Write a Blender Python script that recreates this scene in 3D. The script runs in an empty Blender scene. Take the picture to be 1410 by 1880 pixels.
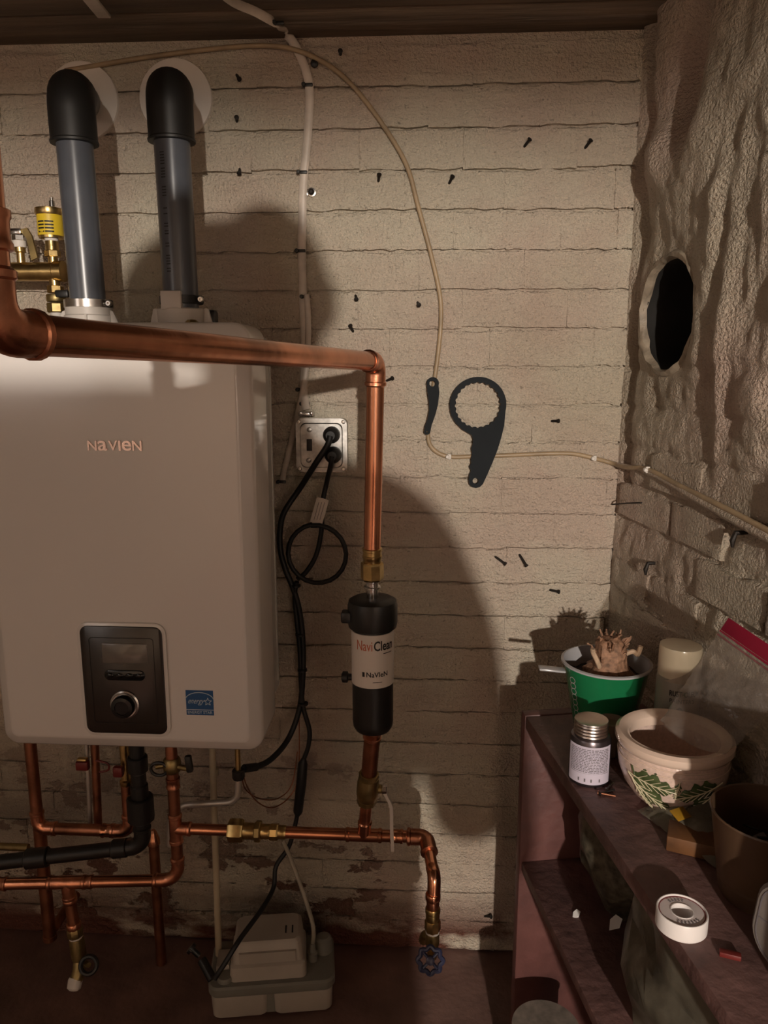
import bpy, bmesh, math, random
from mathutils import Vector, Matrix, noise as mnoise

# ---------------------------------------------------------------- camera, light, exposure
V = Vector
PI = math.pi
scene = bpy.context.scene
COL = scene.collection
CAM_H, PITCH, YAW, FOC = 1.36, math.radians(11.0), math.radians(3.3), 1400.0
cam_d = bpy.data.cameras.new('camera')
cam = bpy.data.objects.new('camera', cam_d)
COL.objects.link(cam)
cam.location = (0, 0, CAM_H)
cam.rotation_euler = (PI/2 - PITCH, 0, YAW)
cam_d.sensor_fit = 'VERTICAL'
cam_d.sensor_height = 36.0
cam_d.lens = FOC/1880*36.0
cam_d.clip_start = 0.02
scene.camera = cam

world = bpy.data.worlds.new('world')
scene.world = world
world.use_nodes = True
world.node_tree.nodes['Background'].inputs[0].default_value = (0, 0, 0, 1)
world.node_tree.nodes['Background'].inputs[1].default_value = 0.0

BULB = V((0.50, -3.30, 1.77))
BULB_POWER = 550.0
FILL_EMIT = 1.1  # strength of the added fill glow on the left
vs = scene.view_settings
vs.view_transform = 'Standard'
vs.look = 'None'
vs.gamma = 1.0
vs.use_curve_mapping = False
vs.exposure = 0.0

bulb_d = bpy.data.lights.new('bulb_light', 'POINT')
bulb_d.energy = BULB_POWER
bulb_d.color = (1.0, 0.90, 0.79)
bulb_d.shadow_soft_size = 0.032

# ---------------------------------------------------------------- geometry helpers
WALL_Y = 1.58
CORNER = V((0.39, WALL_Y, 0))
FLARE = math.radians(10.4)
RD = V((math.sin(FLARE), -math.cos(FLARE), 0))        # along the right wall, towards the room
RN = V((-math.cos(FLARE), -math.sin(FLARE), 0))       # out of the right wall, into the room
CAMM = Matrix.Rotation(YAW, 3, 'Z') @ Matrix.Rotation(PI/2 - PITCH, 3, 'X')
CAMP = V((0, 0, CAM_H))

def ray(x, y):
    return CAMM @ V(((x - 705)/FOC, -(y - 940)/FOC, -1.0))
def W(x, y, Y):
    d = ray(x, y); return CAMP + d*(Y/d.y)
def WZ(x, y, Z):
    d = ray(x, y); return CAMP + d*((Z - CAM_H)/d.z)
def WR(x, y, off=0.0):
    d = ray(x, y)
    t = (off - (CAMP - CORNER).dot(RN))/d.dot(RN)
    return CAMP + d*t
def depth(p):
    return (CAMM.transposed() @ (V(p) - CAMP)).z*-1
def S(px, p):
    return px*depth(p)/FOC
def proj(p):
    c = CAMM.transposed() @ (V(p) - CAMP)
    return 705 + FOC*c.x/-c.z, 940 - FOC*c.y/-c.z

def frame_of(ax):
    ax = V(ax).normalized()
    h = V((0, 0, 1)) if abs(ax.z) < 0.9 else V((1, 0, 0))
    a = h.cross(ax).normalized()
    return a, ax.cross(a).normalized(), ax

def spline(pts, n=8):
    pts = [V(p) for p in pts]
    out = []
    for i in range(len(pts) - 1):
        p0 = pts[max(i-1, 0)]; p1 = pts[i]; p2 = pts[i+1]; p3 = pts[min(i+2, len(pts)-1)]
        for k in range(n):
            t = k/n
            out.append(0.5*((2*p1) + (p2-p0)*t + (2*p0-5*p1+4*p2-p3)*t*t + (3*p1-p0-3*p2+p3)*t**3))
    out.append(pts[-1])
    return out

def arc_corner(a, b, c, r, n=8):
    """points of the fillet at corner b of the path a-b-c, with its two tangent points"""
    a, b, c = V(a), V(b), V(c)
    u = (a-b).normalized(); w = (c-b).normalized()
    ang = u.angle(w)
    t = r/math.tan(ang/2)
    p1 = b + u*t; p2 = b + w*t
    ctr = b + (u+w).normalized()*(r/math.sin(ang/2))
    v1 = p1-ctr; v2 = p2-ctr
    tot = v1.angle(v2)
    ax = v1.cross(v2).normalized()
    return [ctr + Matrix.Rotation(tot*k/n, 3, ax) @ v1 for k in range(n+1)]

def fillet(pts, r, n=8):
    out = [V(pts[0])]
    for i in range(1, len(pts)-1):
        out += arc_corner(pts[i-1], pts[i], pts[i+1], r, n)
    out.append(V(pts[-1]))
    return out

class MB:
    def __init__(self):
        self.v = []; self.f = []
    def add(self, vs_, fs_):
        o = len(self.v)
        self.v += [V(p) for p in vs_]
        self.f += [tuple(i+o for i in f) for f in fs_]
        return self
    def lathe(self, o, ax, prof, seg=24, cap=True, squash=None):
        o = V(o); a, b, c = frame_of(ax)
        vs_ = []; fs_ = []
        for (r, h) in prof:
            for k in range(seg):
                t = 2*PI*k/seg
                vs_.append(o + a*(r*math.cos(t)) + b*(r*math.sin(t)) + c*h)
        for i in range(len(prof)-1):
            for k in range(seg):
                k2 = (k+1) % seg
                fs_.append((i*seg+k, i*seg+k2, (i+1)*seg+k2, (i+1)*seg+k))
        if cap:
            fs_.append(tuple(reversed(range(seg))))
            n = (len(prof)-1)*seg
            fs_.append(tuple(range(n, n+seg)))
        return self.add(vs_, fs_)
    def tube(self, pts, r, seg=10, cap=True, flat=None):
        pts = [V(p) for p in pts]
        n = len(pts)
        rs = r if isinstance(r, (list, tuple)) else [r]*n
        t0 = (pts[1]-pts[0]).normalized()
        a, b, _ = frame_of(t0)
        vs_ = []; fs_ = []
        for i, p in enumerate(pts):
            t = (pts[min(i+1, n-1)] - pts[max(i-1, 0)]).normalized()
            a = (a - t*a.dot(t)).normalized()
            b = t.cross(a).normalized()
            for k in range(seg):
                th = 2*PI*k/seg
                vs_.append(p + a*(rs[i]*math.cos(th)) + b*(rs[i]*math.sin(th)))
        for i in range(n-1):
            for k in range(seg):
                k2 = (k+1) % seg
                fs_.append((i*seg+k, i*seg+k2, (i+1)*seg+k2, (i+1)*seg+k))
        if cap:
            fs_.append(tuple(reversed(range(seg))))
            fs_.append(tuple(range((n-1)*seg, n*seg)))
        return self.add(vs_, fs_)
    def box(self, c, size, R=None, bev=0.0, seg=2):
        bm = bmesh.new()
        bmesh.ops.create_cube(bm, size=1.0)
        for v in bm.verts:
            v.co = V((v.co.x*size[0], v.co.y*size[1], v.co.z*size[2]))
        if bev > 0:
            bmesh.ops.bevel(bm, geom=bm.edges[:], offset=bev, segments=seg, profile=0.5, affect='EDGES')
        R = R or Matrix.Identity(3)
        bm.verts.index_update()
        vs_ = [V(c) + R @ v.co for v in bm.verts]
        fs_ = [tuple(v.index for v in f.verts) for f in bm.faces]
        bm.free()
        return self.add(vs_, fs_)
    def layers(self, rings, cap=True):
        """loft closed rings with equal point counts"""
        n = len(rings[0]); vs_ = [p for r in rings for p in r]; fs_ = []
        for i in range(len(rings)-1):
            for k in range(n):
                k2 = (k+1) % n
                fs_.append((i*n+k, i*n+k2, (i+1)*n+k2, (i+1)*n+k))
        if cap:
            fs_.append(tuple(reversed(range(n))))
            fs_.append(tuple(range((len(rings)-1)*n, len(rings)*n)))
        return self.add(vs_, fs_)
    def plate(self, loops, o, ex, ey, ez, th):
        """flat plate with holes: loops of 2-d points, the first the outline"""
        bm = bmesh.new(); ed = []
        for lp in loops:
            vv = [bm.verts.new((p[0], p[1], 0)) for p in lp]
            for i in range(len(vv)):
                ed.append(bm.edges.new((vv[i], vv[(i+1) % len(vv)])))
        bmesh.ops.triangle_fill(bm, edges=ed, use_beauty=True, use_dissolve=False)
        bmesh.ops.recalc_face_normals(bm, faces=bm.faces[:])
        g = bmesh.ops.extrude_face_region(bm, geom=bm.faces[:])
        for e in g['geom']:
            if isinstance(e, bmesh.types.BMVert):
                e.co.z += th
        bm.verts.index_update()
        o, ex, ey, ez = V(o), V(ex), V(ey), V(ez)
        vs_ = [o + ex*v.co.x + ey*v.co.y + ez*v.co.z for v in bm.verts]
        fs_ = [tuple(v.index for v in f.verts) for f in bm.faces]
        bm.free()
        return self.add(vs_, fs_)
    def ball(self, c, r, seg=12, sc=(1, 1, 1)):
        pr = []
        n = max(5, seg//2)
        vs_ = []; fs_ = []
        for i in range(n+1):
            t = PI*i/n
            for k in range(seg):
                p = 2*PI*k/seg
                vs_.append(V(c) + V((r*sc[0]*math.sin(t)*math.cos(p), r*sc[1]*math.sin(t)*math.sin(p), r*sc[2]*math.cos(t))))
        for i in range(n):
            for k in range(seg):
                k2 = (k+1) % seg
                fs_.append((i*seg+k, (i+1)*seg+k, (i+1)*seg+k2, i*seg+k2))
        return self.add(vs_, fs_)
    def build(self, name, m, parent=None, base=None, smooth=True, ang=38, merge=True):
        org = V(base) if base is not None else (ORG[parent] if parent is not None else V((0, 0, 0)))
        me = bpy.data.meshes.new(name)
        me.from_pydata([tuple(p - org) for p in self.v], [], self.f)
        me.validate()
        bm = bmesh.new(); bm.from_mesh(me)
        if merge:
            bmesh.ops.remove_doubles(bm, verts=bm.verts[:], dist=1e-6)
        bmesh.ops.recalc_face_normals(bm, faces=bm.faces[:])
        bm.to_mesh(me); bm.free()
        if smooth:
            me.polygons.foreach_set('use_smooth', [True]*len(me.polygons))
            me.set_sharp_from_angle(angle=math.radians(ang))
        me.materials.append(m)
        ob = bpy.data.objects.new(name, me)
        COL.objects.link(ob)
        if parent is not None:
            ob.parent = parent
        else:
            ob.location = org
        ORG[ob] = org
        return ob

ORG = {}
def tag(o, label, cat, group=None, kind=None):
    o['label'] = label; o['category'] = cat
    if group: o['group'] = group
    if kind: o['kind'] = kind
    return o
def thing(name, label, cat, loc, group=None):
    o = bpy.data.objects.new(name, None)
    o.empty_display_size = 0.05
    COL.objects.link(o)
    o.location = loc
    ORG[o] = V(loc)
    return tag(o, label, cat, group)
def one(mb, name, m, label, cat, base, group=None, **k):
    return tag(mb.build(name, m, None, base, **k), label, cat, group)

def text_mesh(s, shear=0.0, bold=0.0, space=1.0):
    cu = bpy.data.curves.new('lettering', 'FONT')
    cu.body = s; cu.size = 1.0; cu.shear = shear; cu.offset = bold; cu.space_character = space
    cu.resolution_u = 3
    ob = bpy.data.objects.new('lettering', cu)
    COL.objects.link(ob)
    dg = bpy.context.evaluated_depsgraph_get()
    me = bpy.data.meshes.new_from_object(ob.evaluated_get(dg))
    vs_ = [v.co.copy() for v in me.vertices]; fs_ = [tuple(p.vertices) for p in me.polygons]
    bpy.data.objects.remove(ob); bpy.data.curves.remove(cu); bpy.data.meshes.remove(me)
    return vs_, fs_
def fit(vs_, w, h):
    x0 = min(v.x for v in vs_); x1 = max(v.x for v in vs_)
    y0 = min(v.y for v in vs_); y1 = max(v.y for v in vs_)
    return [V(((v.x-x0)/(x1-x0)*w, (v.y-y0)/(y1-y0)*h, 0)) for v in vs_]
def text_on(mb, s, o, ex, ey, ez, w, h, lift=0.0006, **k):
    vs_, fs_ = text_mesh(s, **k)
    vs_ = fit(vs_, w, h)
    o, ex, ey, ez = V(o), V(ex), V(ey), V(ez)
    mb.add([o + ex*v.x + ey*v.y + ez*lift for v in vs_], fs_)
def text_round(mb, s, ctr, z0, r, a_mid, w, h, mirror=1, **k):
    """lettering wrapped round an upright cylinder, middle at angle a_mid (0 = facing -Y)"""
    vs_, fs_ = text_mesh(s, **k)
    vs_ = fit(vs_, w, h)
    bm = bmesh.new()
    bv = [bm.verts.new(v) for v in vs_]
    for f in fs_:
        try: bm.faces.new([bv[i] for i in f])
        except ValueError: pass
    bmesh.ops.triangulate(bm, faces=bm.faces[:])
    bm.verts.index_update()
    out = []
    for v in bm.verts:
        t = a_mid + (v.co.x - w/2)/r
        out.append(V((ctr[0] + r*math.sin(t), ctr[1] - r*math.cos(t), z0 + v.co.y)))
    mb.add(out, [tuple(v.index for v in f.verts) for f in bm.faces])
    bm.free()

def rrect(w, h, r, n=5):
    pts = []
    for cx, cy, a0 in ((w/2-r, h/2-r, 0), (-w/2+r, h/2-r, 90), (-w/2+r, -h/2+r, 180), (w/2-r, -h/2+r, 270)):
        for k in range(n+1):
            t = math.radians(a0 + 90*k/n)
            pts.append((cx + r*math.cos(t), cy + r*math.sin(t)))
    return pts

# ---------------------------------------------------------------- materials
def mat(name, col, rough=0.5, metal=0.0, var=0.12, scale=14.0, bump=0.0, bscale=60.0, spec=0.5, coat=0.0, col2=None, stretch=None, trans=0.0):
    m = bpy.data.materials.new(name); m.use_nodes = True
    nt = m.node_tree; N = nt.nodes; L = nt.links
    b = N['Principled BSDF']
    g = N.new('ShaderNodeNewGeometry')
    mp = N.new('ShaderNodeMapping')
    if stretch: mp.inputs['Scale'].default_value = stretch
    L.new(g.outputs['Position'], mp.inputs['Vector'])
    nz = N.new('ShaderNodeTexNoise'); nz.inputs['Scale'].default_value = scale
    nz.inputs['Detail'].default_value = 5
    L.new(mp.outputs[0], nz.inputs['Vector'])
    rp = N.new('ShaderNodeValToRGB')
    rp.color_ramp.elements[0].position = 0.3; rp.color_ramp.elements[1].position = 0.7
    c1 = [max(0, c*(1-var)) for c in col]; c2 = col2 if col2 else [min(1, c*(1+var)) for c in col]
    rp.color_ramp.elements[0].color = (*c1, 1); rp.color_ramp.elements[1].color = (*c2, 1)
    L.new(nz.outputs['Fac'], rp.inputs['Fac'])
    L.new(rp.outputs['Color'], b.inputs['Base Color'])
    b.inputs['Roughness'].default_value = rough
    b.inputs['Metallic'].default_value = metal
    b.inputs['Specular IOR Level'].default_value = spec
    b.inputs['Coat Weight'].default_value = coat
    b.inputs['Coat Roughness'].default_value = 0.08
    if trans: b.inputs['Transmission Weight'].default_value = trans
    if bump:
        n2 = N.new('ShaderNodeTexNoise'); n2.inputs['Scale'].default_value = bscale; n2.inputs['Detail'].default_value = 6
        L.new(mp.outputs[0], n2.inputs['Vector'])
        bp = N.new('ShaderNodeBump'); bp.inputs['Strength'].default_value = 0.6; bp.inputs['Distance'].default_value = bump
        L.new(n2.outputs['Fac'], bp.inputs['Height'])
        L.new(bp.outputs[0], b.inputs['Normal'])
    return m

def emit(name, col, s):
    m = bpy.data.materials.new(name); m.use_nodes = True
    nt = m.node_tree
    b = nt.nodes['Principled BSDF']
    b.inputs['Base Color'].default_value = (*col, 1)
    b.inputs['Emission Color'].default_value = (*col, 1)
    b.inputs['Emission Strength'].default_value = s
    return m

def film(name, col, clear=0.7, rough=0.15, bump=0.003, bscale=40):
    m = bpy.data.materials.new(name); m.use_nodes = True
    nt = m.node_tree; N = nt.nodes; L = nt.links
    b = N['Principled BSDF']
    b.inputs['Base Color'].default_value = (*col, 1)
    b.inputs['Roughness'].default_value = rough
    tr = N.new('ShaderNodeBsdfTransparent'); tr.inputs[0].default_value = (0.95, 0.93, 0.9, 1)
    mx = N.new('ShaderNodeMixShader'); mx.inputs[0].default_value = clear
    L.new(b.outputs[0], mx.inputs[1]); L.new(tr.outputs[0], mx.inputs[2])
    L.new(mx.outputs[0], N['Material Output'].inputs['Surface'])
    nz = N.new('ShaderNodeTexNoise'); nz.inputs['Scale'].default_value = bscale; nz.inputs['Detail'].default_value = 3
    g = N.new('ShaderNodeNewGeometry'); L.new(g.outputs['Position'], nz.inputs['Vector'])
    bp = N.new('ShaderNodeBump'); bp.inputs['Distance'].default_value = bump
    L.new(nz.outputs['Fac'], bp.inputs['Height']); L.new(bp.outputs[0], b.inputs['Normal'])
    return m

def paint_wall(name, cream, pink, dark, red, peel_top, rough=0.37, peel_bias=0.0):
    """old glossy paint over brick: cream with rosy worn areas, grime specks, bare red brick low down"""
    m = bpy.data.materials.new(name); m.use_nodes = True
    nt = m.node_tree; N = nt.nodes; L = nt.links
    b = N['Principled BSDF']
    g = N.new('ShaderNodeNewGeometry')
    def nz(scale, det=5, sc=(1, 1, 1), loc=(0, 0, 0), rgh=0.55):
        mp = N.new('ShaderNodeMapping'); mp.inputs['Scale'].default_value = sc; mp.inputs['Location'].default_value = loc
        L.new(g.outputs['Position'], mp.inputs['Vector'])
        t = N.new('ShaderNodeTexNoise'); t.inputs['Scale'].default_value = scale; t.inputs['Detail'].default_value = det
        t.inputs['Roughness'].default_value = rgh
        L.new(mp.outputs[0], t.inputs['Vector'])
        return t.outputs['Fac']
    def rng(s, a, c, lo=0, hi=1):
        r = N.new('ShaderNodeMapRange'); r.inputs[1].default_value = a; r.inputs[2].default_value = c
        r.inputs[3].default_value = lo; r.inputs[4].default_value = hi
        L.new(s, r.inputs[0]); return r.outputs[0]
    def mix(f, a, c):
        x = N.new('ShaderNodeMix'); x.data_type = 'RGBA'
        L.new(f, x.inputs['Factor'])
        for s, k in ((a, 'A'), (c, 'B')):
            i = [q for q in x.inputs if q.name == k and q.type == 'RGBA'][0]
            if isinstance(s, tuple): i.default_value = (*s, 1)
            else: L.new(s, i)
        return [q for q in x.outputs if q.type == 'RGBA'][0]
    def mul(a, c):
        x = N.new('ShaderNodeMath'); x.operation = 'MULTIPLY'; L.new(a, x.inputs[0])
        if isinstance(c, float): x.inputs[1].default_value = c
        else: L.new(c, x.inputs[1])
        return x.outputs[0]
    c = mix(rng(nz(3.2, 4), 0.42, 0.62), cream, pink)
    c = mix(rng(nz(1.7, 3, (1, 1, 1.4), (4, 2, 1)), 0.5, 0.72, 0, 0.55), c, dark)
    c = mix(rng(nz(110, 3), 0.66, 0.74, 0, 0.6), c, tuple(x*0.35 for x in dark))
    sx = N.new('ShaderNodeSeparateXYZ'); L.new(g.outputs['Position'], sx.inputs[0])
    side = rng(sx.outputs['X'], 0.06, -0.16, 0.06, 1)
    low = mul(rng(sx.outputs['Z'], peel_top, peel_top*0.25, 0, 1), side)
    peel = mul(rng(nz(7, 6, (1, 1, 1.6), (1, 7, 3), 0.62), 0.575-peel_bias, 0.595-peel_bias), low)
    c = mix(peel, c, red)
    grime = mul(rng(nz(2.6, 4, (1, 1, 2), (9, 1, 1)), 0.36, 0.6), low)
    c = mix(mul(grime, 0.65), c, tuple(x*0.55 for x in dark))
    foot = mul(rng(sx.outputs['Z'], 0.16, 0.04, 0, 1), rng(nz(6, 5, (1, 1, 2.2), (2, 5, 5)), 0.36, 0.5))
    c = mix(foot, c, tuple(x*0.9 for x in red))
    L.new(c, b.inputs['Base Color'])
    b.inputs['Roughness'].default_value = rough
    # brush marks, pits and runs
    h1 = nz(42, 5, (0.35, 0.35, 1.5)); h2 = nz(190, 4); h3 = nz(11, 4, (1, 1, 1), (3, 3, 3))
    ad = N.new('ShaderNodeMath'); ad.operation = 'ADD'; L.new(h1, ad.inputs[0]); L.new(mul(h2, 0.95), ad.inputs[1])
    ad2 = N.new('ShaderNodeMath'); ad2.operation = 'ADD'; L.new(ad.outputs[0], ad2.inputs[0]); L.new(mul(h3, 1.3), ad2.inputs[1])
    ad3 = N.new('ShaderNodeMath'); ad3.operation = 'SUBTRACT'; L.new(ad2.outputs[0], ad3.inputs[0]); L.new(mul(peel, 0.5), ad3.inputs[1])
    bp = N.new('ShaderNodeBump'); bp.inputs['Strength'].default_value = 1.0; bp.inputs['Distance'].default_value = 0.012
    L.new(ad3.outputs[0], bp.inputs['Height']); L.new(bp.outputs[0], b.inputs['Normal'])
    return m

M = {}
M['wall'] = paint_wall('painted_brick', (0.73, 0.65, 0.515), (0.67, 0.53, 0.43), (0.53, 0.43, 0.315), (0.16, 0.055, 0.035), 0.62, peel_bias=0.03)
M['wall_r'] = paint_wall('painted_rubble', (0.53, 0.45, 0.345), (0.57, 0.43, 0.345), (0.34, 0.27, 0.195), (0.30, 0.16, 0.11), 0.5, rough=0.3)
M['wall_pale'] = paint_wall('worn_pale_brick', (0.66, 0.56, 0.48), (0.62, 0.47, 0.39), (0.34, 0.26, 0.19), (0.3, 0.16, 0.11), 0.3, rough=0.4)
M['plaster'] = mat('room_plaster', (0.22, 0.17, 0.125), 0.7, bump=0.004, bscale=30)
M['floor'] = mat('painted_concrete_floor', (0.17, 0.095, 0.078), 0.45, var=0.3, scale=9, bump=0.003, bscale=70)
M['ceiling'] = mat('ceiling_boards', (0.15, 0.105, 0.07), 0.75, var=0.35, scale=10, bump=0.004, bscale=30, stretch=(0.3, 3, 3))
M['white'] = mat('white_enamel', (0.76, 0.72, 0.68), 0.17, var=0.02, scale=3, coat=0.35)
M['white_side'] = mat('grey_white_sheet', (0.60, 0.58, 0.54), 0.3, var=0.05, scale=6)
M['panel'] = mat('charcoal_panel', (0.028, 0.02, 0.016), 0.22, var=0.1, scale=30)
M['lcd'] = mat('grey_display', (0.17, 0.15, 0.13), 0.12, var=0.1, scale=60)
M['knob'] = mat('gloss_black', (0.008, 0.008, 0.008), 0.12, var=0.1)
M['black'] = mat('black_plastic', (0.012, 0.011, 0.010), 0.42, var=0.2, bump=0.0004, bscale=200)
M['rubber'] = mat('black_cord', (0.008, 0.008, 0.008), 0.5, var=0.2)
M['charcoal'] = mat('charcoal_plastic', (0.018, 0.021, 0.024), 0.75, var=0.12, spec=0.15)
M['pvc'] = mat('grey_pvc', (0.085, 0.092, 0.108), 0.28, var=0.12, scale=20)
M['pvc_pale'] = mat('grey_green_coupling', (0.13, 0.125, 0.10), 0.5)
M['elbow'] = mat('black_elbow', (0.012, 0.011, 0.010), 0.5, var=0.15)
M['flange'] = mat('white_flange', (0.74, 0.67, 0.60), 0.5, var=0.06)
M['collar'] = mat('white_collar', (0.60, 0.55, 0.50), 0.45, var=0.05)
M['steel'] = mat('bright_steel', (0.62, 0.60, 0.57), 0.22, 1.0, var=0.15, scale=40)
M['zinc'] = mat('galvanised_plate', (0.42, 0.41, 0.39), 0.38, 1.0, var=0.3, scale=70)
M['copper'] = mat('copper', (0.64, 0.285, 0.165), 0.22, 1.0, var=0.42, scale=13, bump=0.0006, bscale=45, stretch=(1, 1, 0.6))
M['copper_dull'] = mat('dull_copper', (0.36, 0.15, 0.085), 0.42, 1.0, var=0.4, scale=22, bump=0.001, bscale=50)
M['copper_fit'] = mat('copper_fitting', (0.62, 0.27, 0.16), 0.3, 1.0, var=0.45, scale=35, bump=0.0012, bscale=70)
M['brass'] = mat('brass', (0.56, 0.40, 0.17), 0.3, 1.0, var=0.3, scale=40, bump=0.0006, bscale=80)
M['brass_dull'] = mat('dull_brass', (0.36, 0.27, 0.12), 0.45, 1.0, var=0.3, scale=40, bump=0.0008, bscale=80)
M['yellow'] = mat('yellow_tag', (0.80, 0.56, 0.03), 0.45, var=0.05)
M['ptfe'] = mat('white_thread_tape', (0.75, 0.70, 0.64), 0.6)
M['red'] = mat('red_plastic', (0.16, 0.018, 0.014), 0.45)
M['redprint'] = mat('orange_red_print', (0.52, 0.12, 0.05), 0.5, var=0.02)
M['label'] = mat('white_label', (0.70, 0.63, 0.56), 0.4, var=0.03)
M['ink'] = mat('black_ink', (0.012, 0.010, 0.010), 0.5)
M['greyink'] = mat('grey_ink', (0.16, 0.14, 0.15), 0.6)
M['blue'] = mat('blue_sticker', (0.012, 0.09, 0.25), 0.4, var=0.04)
M['skyprint'] = mat('pale_blue_print', (0.50, 0.60, 0.68), 0.5, var=0.03)
M['cable'] = mat('white_cable', (0.62, 0.54, 0.46), 0.4, var=0.2, scale=25)
M['tancable'] = mat('tan_cable', (0.36, 0.26, 0.155), 0.42, var=0.22, scale=25)
M['cpvc'] = mat('cream_pipe', (0.47, 0.39, 0.27), 0.4, var=0.1)
M['nail'] = mat('rusty_nail', (0.018, 0.013, 0.010), 0.6, 0.3)
M['pump'] = mat('pump_beige', (0.42, 0.37, 0.31), 0.45, var=0.05)
M['pumplid'] = mat('pump_grey', (0.20, 0.19, 0.16), 0.5, var=0.08)
M['vinyl'] = film('clear_vinyl', (0.5, 0.45, 0.36), 0.45)
M['shelf'] = mat('oxblood_paint', (0.135, 0.054, 0.047), 0.5, var=0.25, scale=14, bump=0.003, bscale=45)
M['shelf_top'] = mat('dusty_oxblood_paint', (0.15, 0.078, 0.069), 0.55, var=0.4, scale=16, bump=0.004, bscale=60)
M['green'] = mat('green_enamel', (0.012, 0.17, 0.062), 0.24, var=0.1, coat=0.4)
M['enamel'] = mat('pale_enamel', (0.42, 0.41, 0.42), 0.2, var=0.05)
M['lever_w'] = mat('pale_steel_lever', (0.66, 0.60, 0.54), 0.45, 0.3)
M['soil'] = mat('dark_soil', (0.035, 0.022, 0.015), 0.9, var=0.6, scale=120, bump=0.01, bscale=150)
M['plant'] = mat('dry_root', (0.27, 0.145, 0.085), 0.7, var=0.5, scale=120, bump=0.004, bscale=150)
M['straw'] = mat('dry_stalk', (0.52, 0.36, 0.24), 0.7, var=0.3, scale=80)
M['can'] = mat('spray_can_grey', (0.30, 0.27, 0.22), 0.35, var=0.05)
M['cap'] = mat('cream_cap', (0.72, 0.62, 0.46), 0.25, var=0.04, coat=0.3)
M['ceramic'] = mat('blush_ceramic', (0.70, 0.52, 0.44), 0.22, var=0.12, scale=200, coat=0.3, bump=0.0006, bscale=220)
M['ceramic_rim'] = mat('glazed_rim', (0.76, 0.58, 0.47), 0.15, var=0.06, coat=0.5)
M['leaf'] = mat('green_glaze', (0.07, 0.095, 0.035), 0.25, var=0.45, scale=70)
M['vein'] = mat('cream_glaze', (0.62, 0.54, 0.36), 0.35)
M['bag'] = film('clear_bag', (0.30, 0.255, 0.22), 0.70, 0.06, 0.006, 36)
M['bag_dark'] = film('cloudy_bag', (0.20, 0.175, 0.13), 0.30, 0.25, 0.006, 30)
M['zip'] = mat('red_zip_strip', (0.34, 0.012, 0.045), 0.3, trans=0.15)
M['tin'] = mat('tin_lid', (0.55, 0.48, 0.44), 0.28, 1.0, var=0.12, scale=40)
M['tin_dark'] = mat('dark_tin', (0.13, 0.11, 0.12), 0.3, 0.9)
M['jarlabel'] = mat('lavender_label', (0.62, 0.56, 0.66), 0.45, var=0.06)
M['tape'] = mat('white_spool', (0.86, 0.80, 0.77), 0.35, var=0.02)
M['tapeface'] = mat('pinkish_spool_face', (0.74, 0.65, 0.63), 0.45, var=0.08, scale=60)
M['terracotta'] = mat('brown_pot', (0.10, 0.055, 0.030), 0.42, var=0.2, scale=12)
M['clay'] = mat('clay_cup', (0.30, 0.21, 0.14), 0.6)
M['wood'] = mat('orange_wood', (0.13, 0.052, 0.016), 0.6, var=0.3, scale=40, stretch=(1, 0.2, 1))
M['paper'] = mat('white_scrap', (0.80, 0.77, 0.74), 0.6)
M['yellowfoil'] = mat('yellow_patch', (0.36, 0.19, 0.015), 0.4)
M['greytub'] = mat('grey_white_tub', (0.20, 0.172, 0.152), 0.5, var=0.1, bump=0.0008, bscale=200)
M['stone'] = mat('dusty_lid', (0.20, 0.165, 0.135), 0.7, var=0.3, scale=60)
M['hole'] = mat('sooty_flue', (0.012, 0.010, 0.008), 0.8, var=0.4)  # near-black colour of the flue sleeve and rod
M['rim'] = mat('mortar_rim', (0.30, 0.245, 0.18), 0.5, var=0.35, scale=40, bump=0.006, bscale=60)
M['bluewheel'] = mat('blue_wheel', (0.035, 0.04, 0.09), 0.35)
M['glass'] = film('clear_tub', (0.45, 0.42, 0.36), 0.55, 0.08, 0.0005)
M['shirt'] = mat('dark_shirt', (0.05, 0.055, 0.07), 0.85)
M['jeans'] = mat('dark_trousers', (0.035, 0.04, 0.06), 0.85)
M['skin'] = mat('skin', (0.45, 0.26, 0.18), 0.5)
M['hair'] = mat('hair', (0.04, 0.025, 0.015), 0.6)
M['pane'] = emit('lit_pane', (1.0, 0.93, 0.90), FILL_EMIT)  # glowing surface of the added fill window
M['frame'] = mat('window_frame_paint', (0.5, 0.45, 0.4), 0.5)

# ---------------------------------------------------------------- the room
LEFT_X, REAR_Y, CEIL_Z = -1.5, -4.0, 1.97
def struct(mb, name, m, parent=None, **k):
    o = mb.build(name, m, parent, **k)
    if parent is None: o['kind'] = 'structure'
    return o

floor_mb = MB()
nx, ny = 60, 60
fv = []; ff = []
for i in range(nx+1):
    for j in range(ny+1):
        x = LEFT_X - 0.1 + (3.4)*i/nx
        y = 1.72 - 5.82*(j/ny)**1.5
        fv.append((x, y, 0.004*mnoise.noise(V((x*5, y*5, 0))) - 0.004))
for i in range(nx):
    for j in range(ny):
        a = i*(ny+1)+j
        ff.append((a, a+1, a+ny+2, a+ny+1))
floor_mb.add(fv, ff)
floor_mb.box((0.2, -1.2, -0.06), (3.4, 5.9, 0.08))
struct(floor_mb, 'floor', M['floor'], merge=False)

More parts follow.
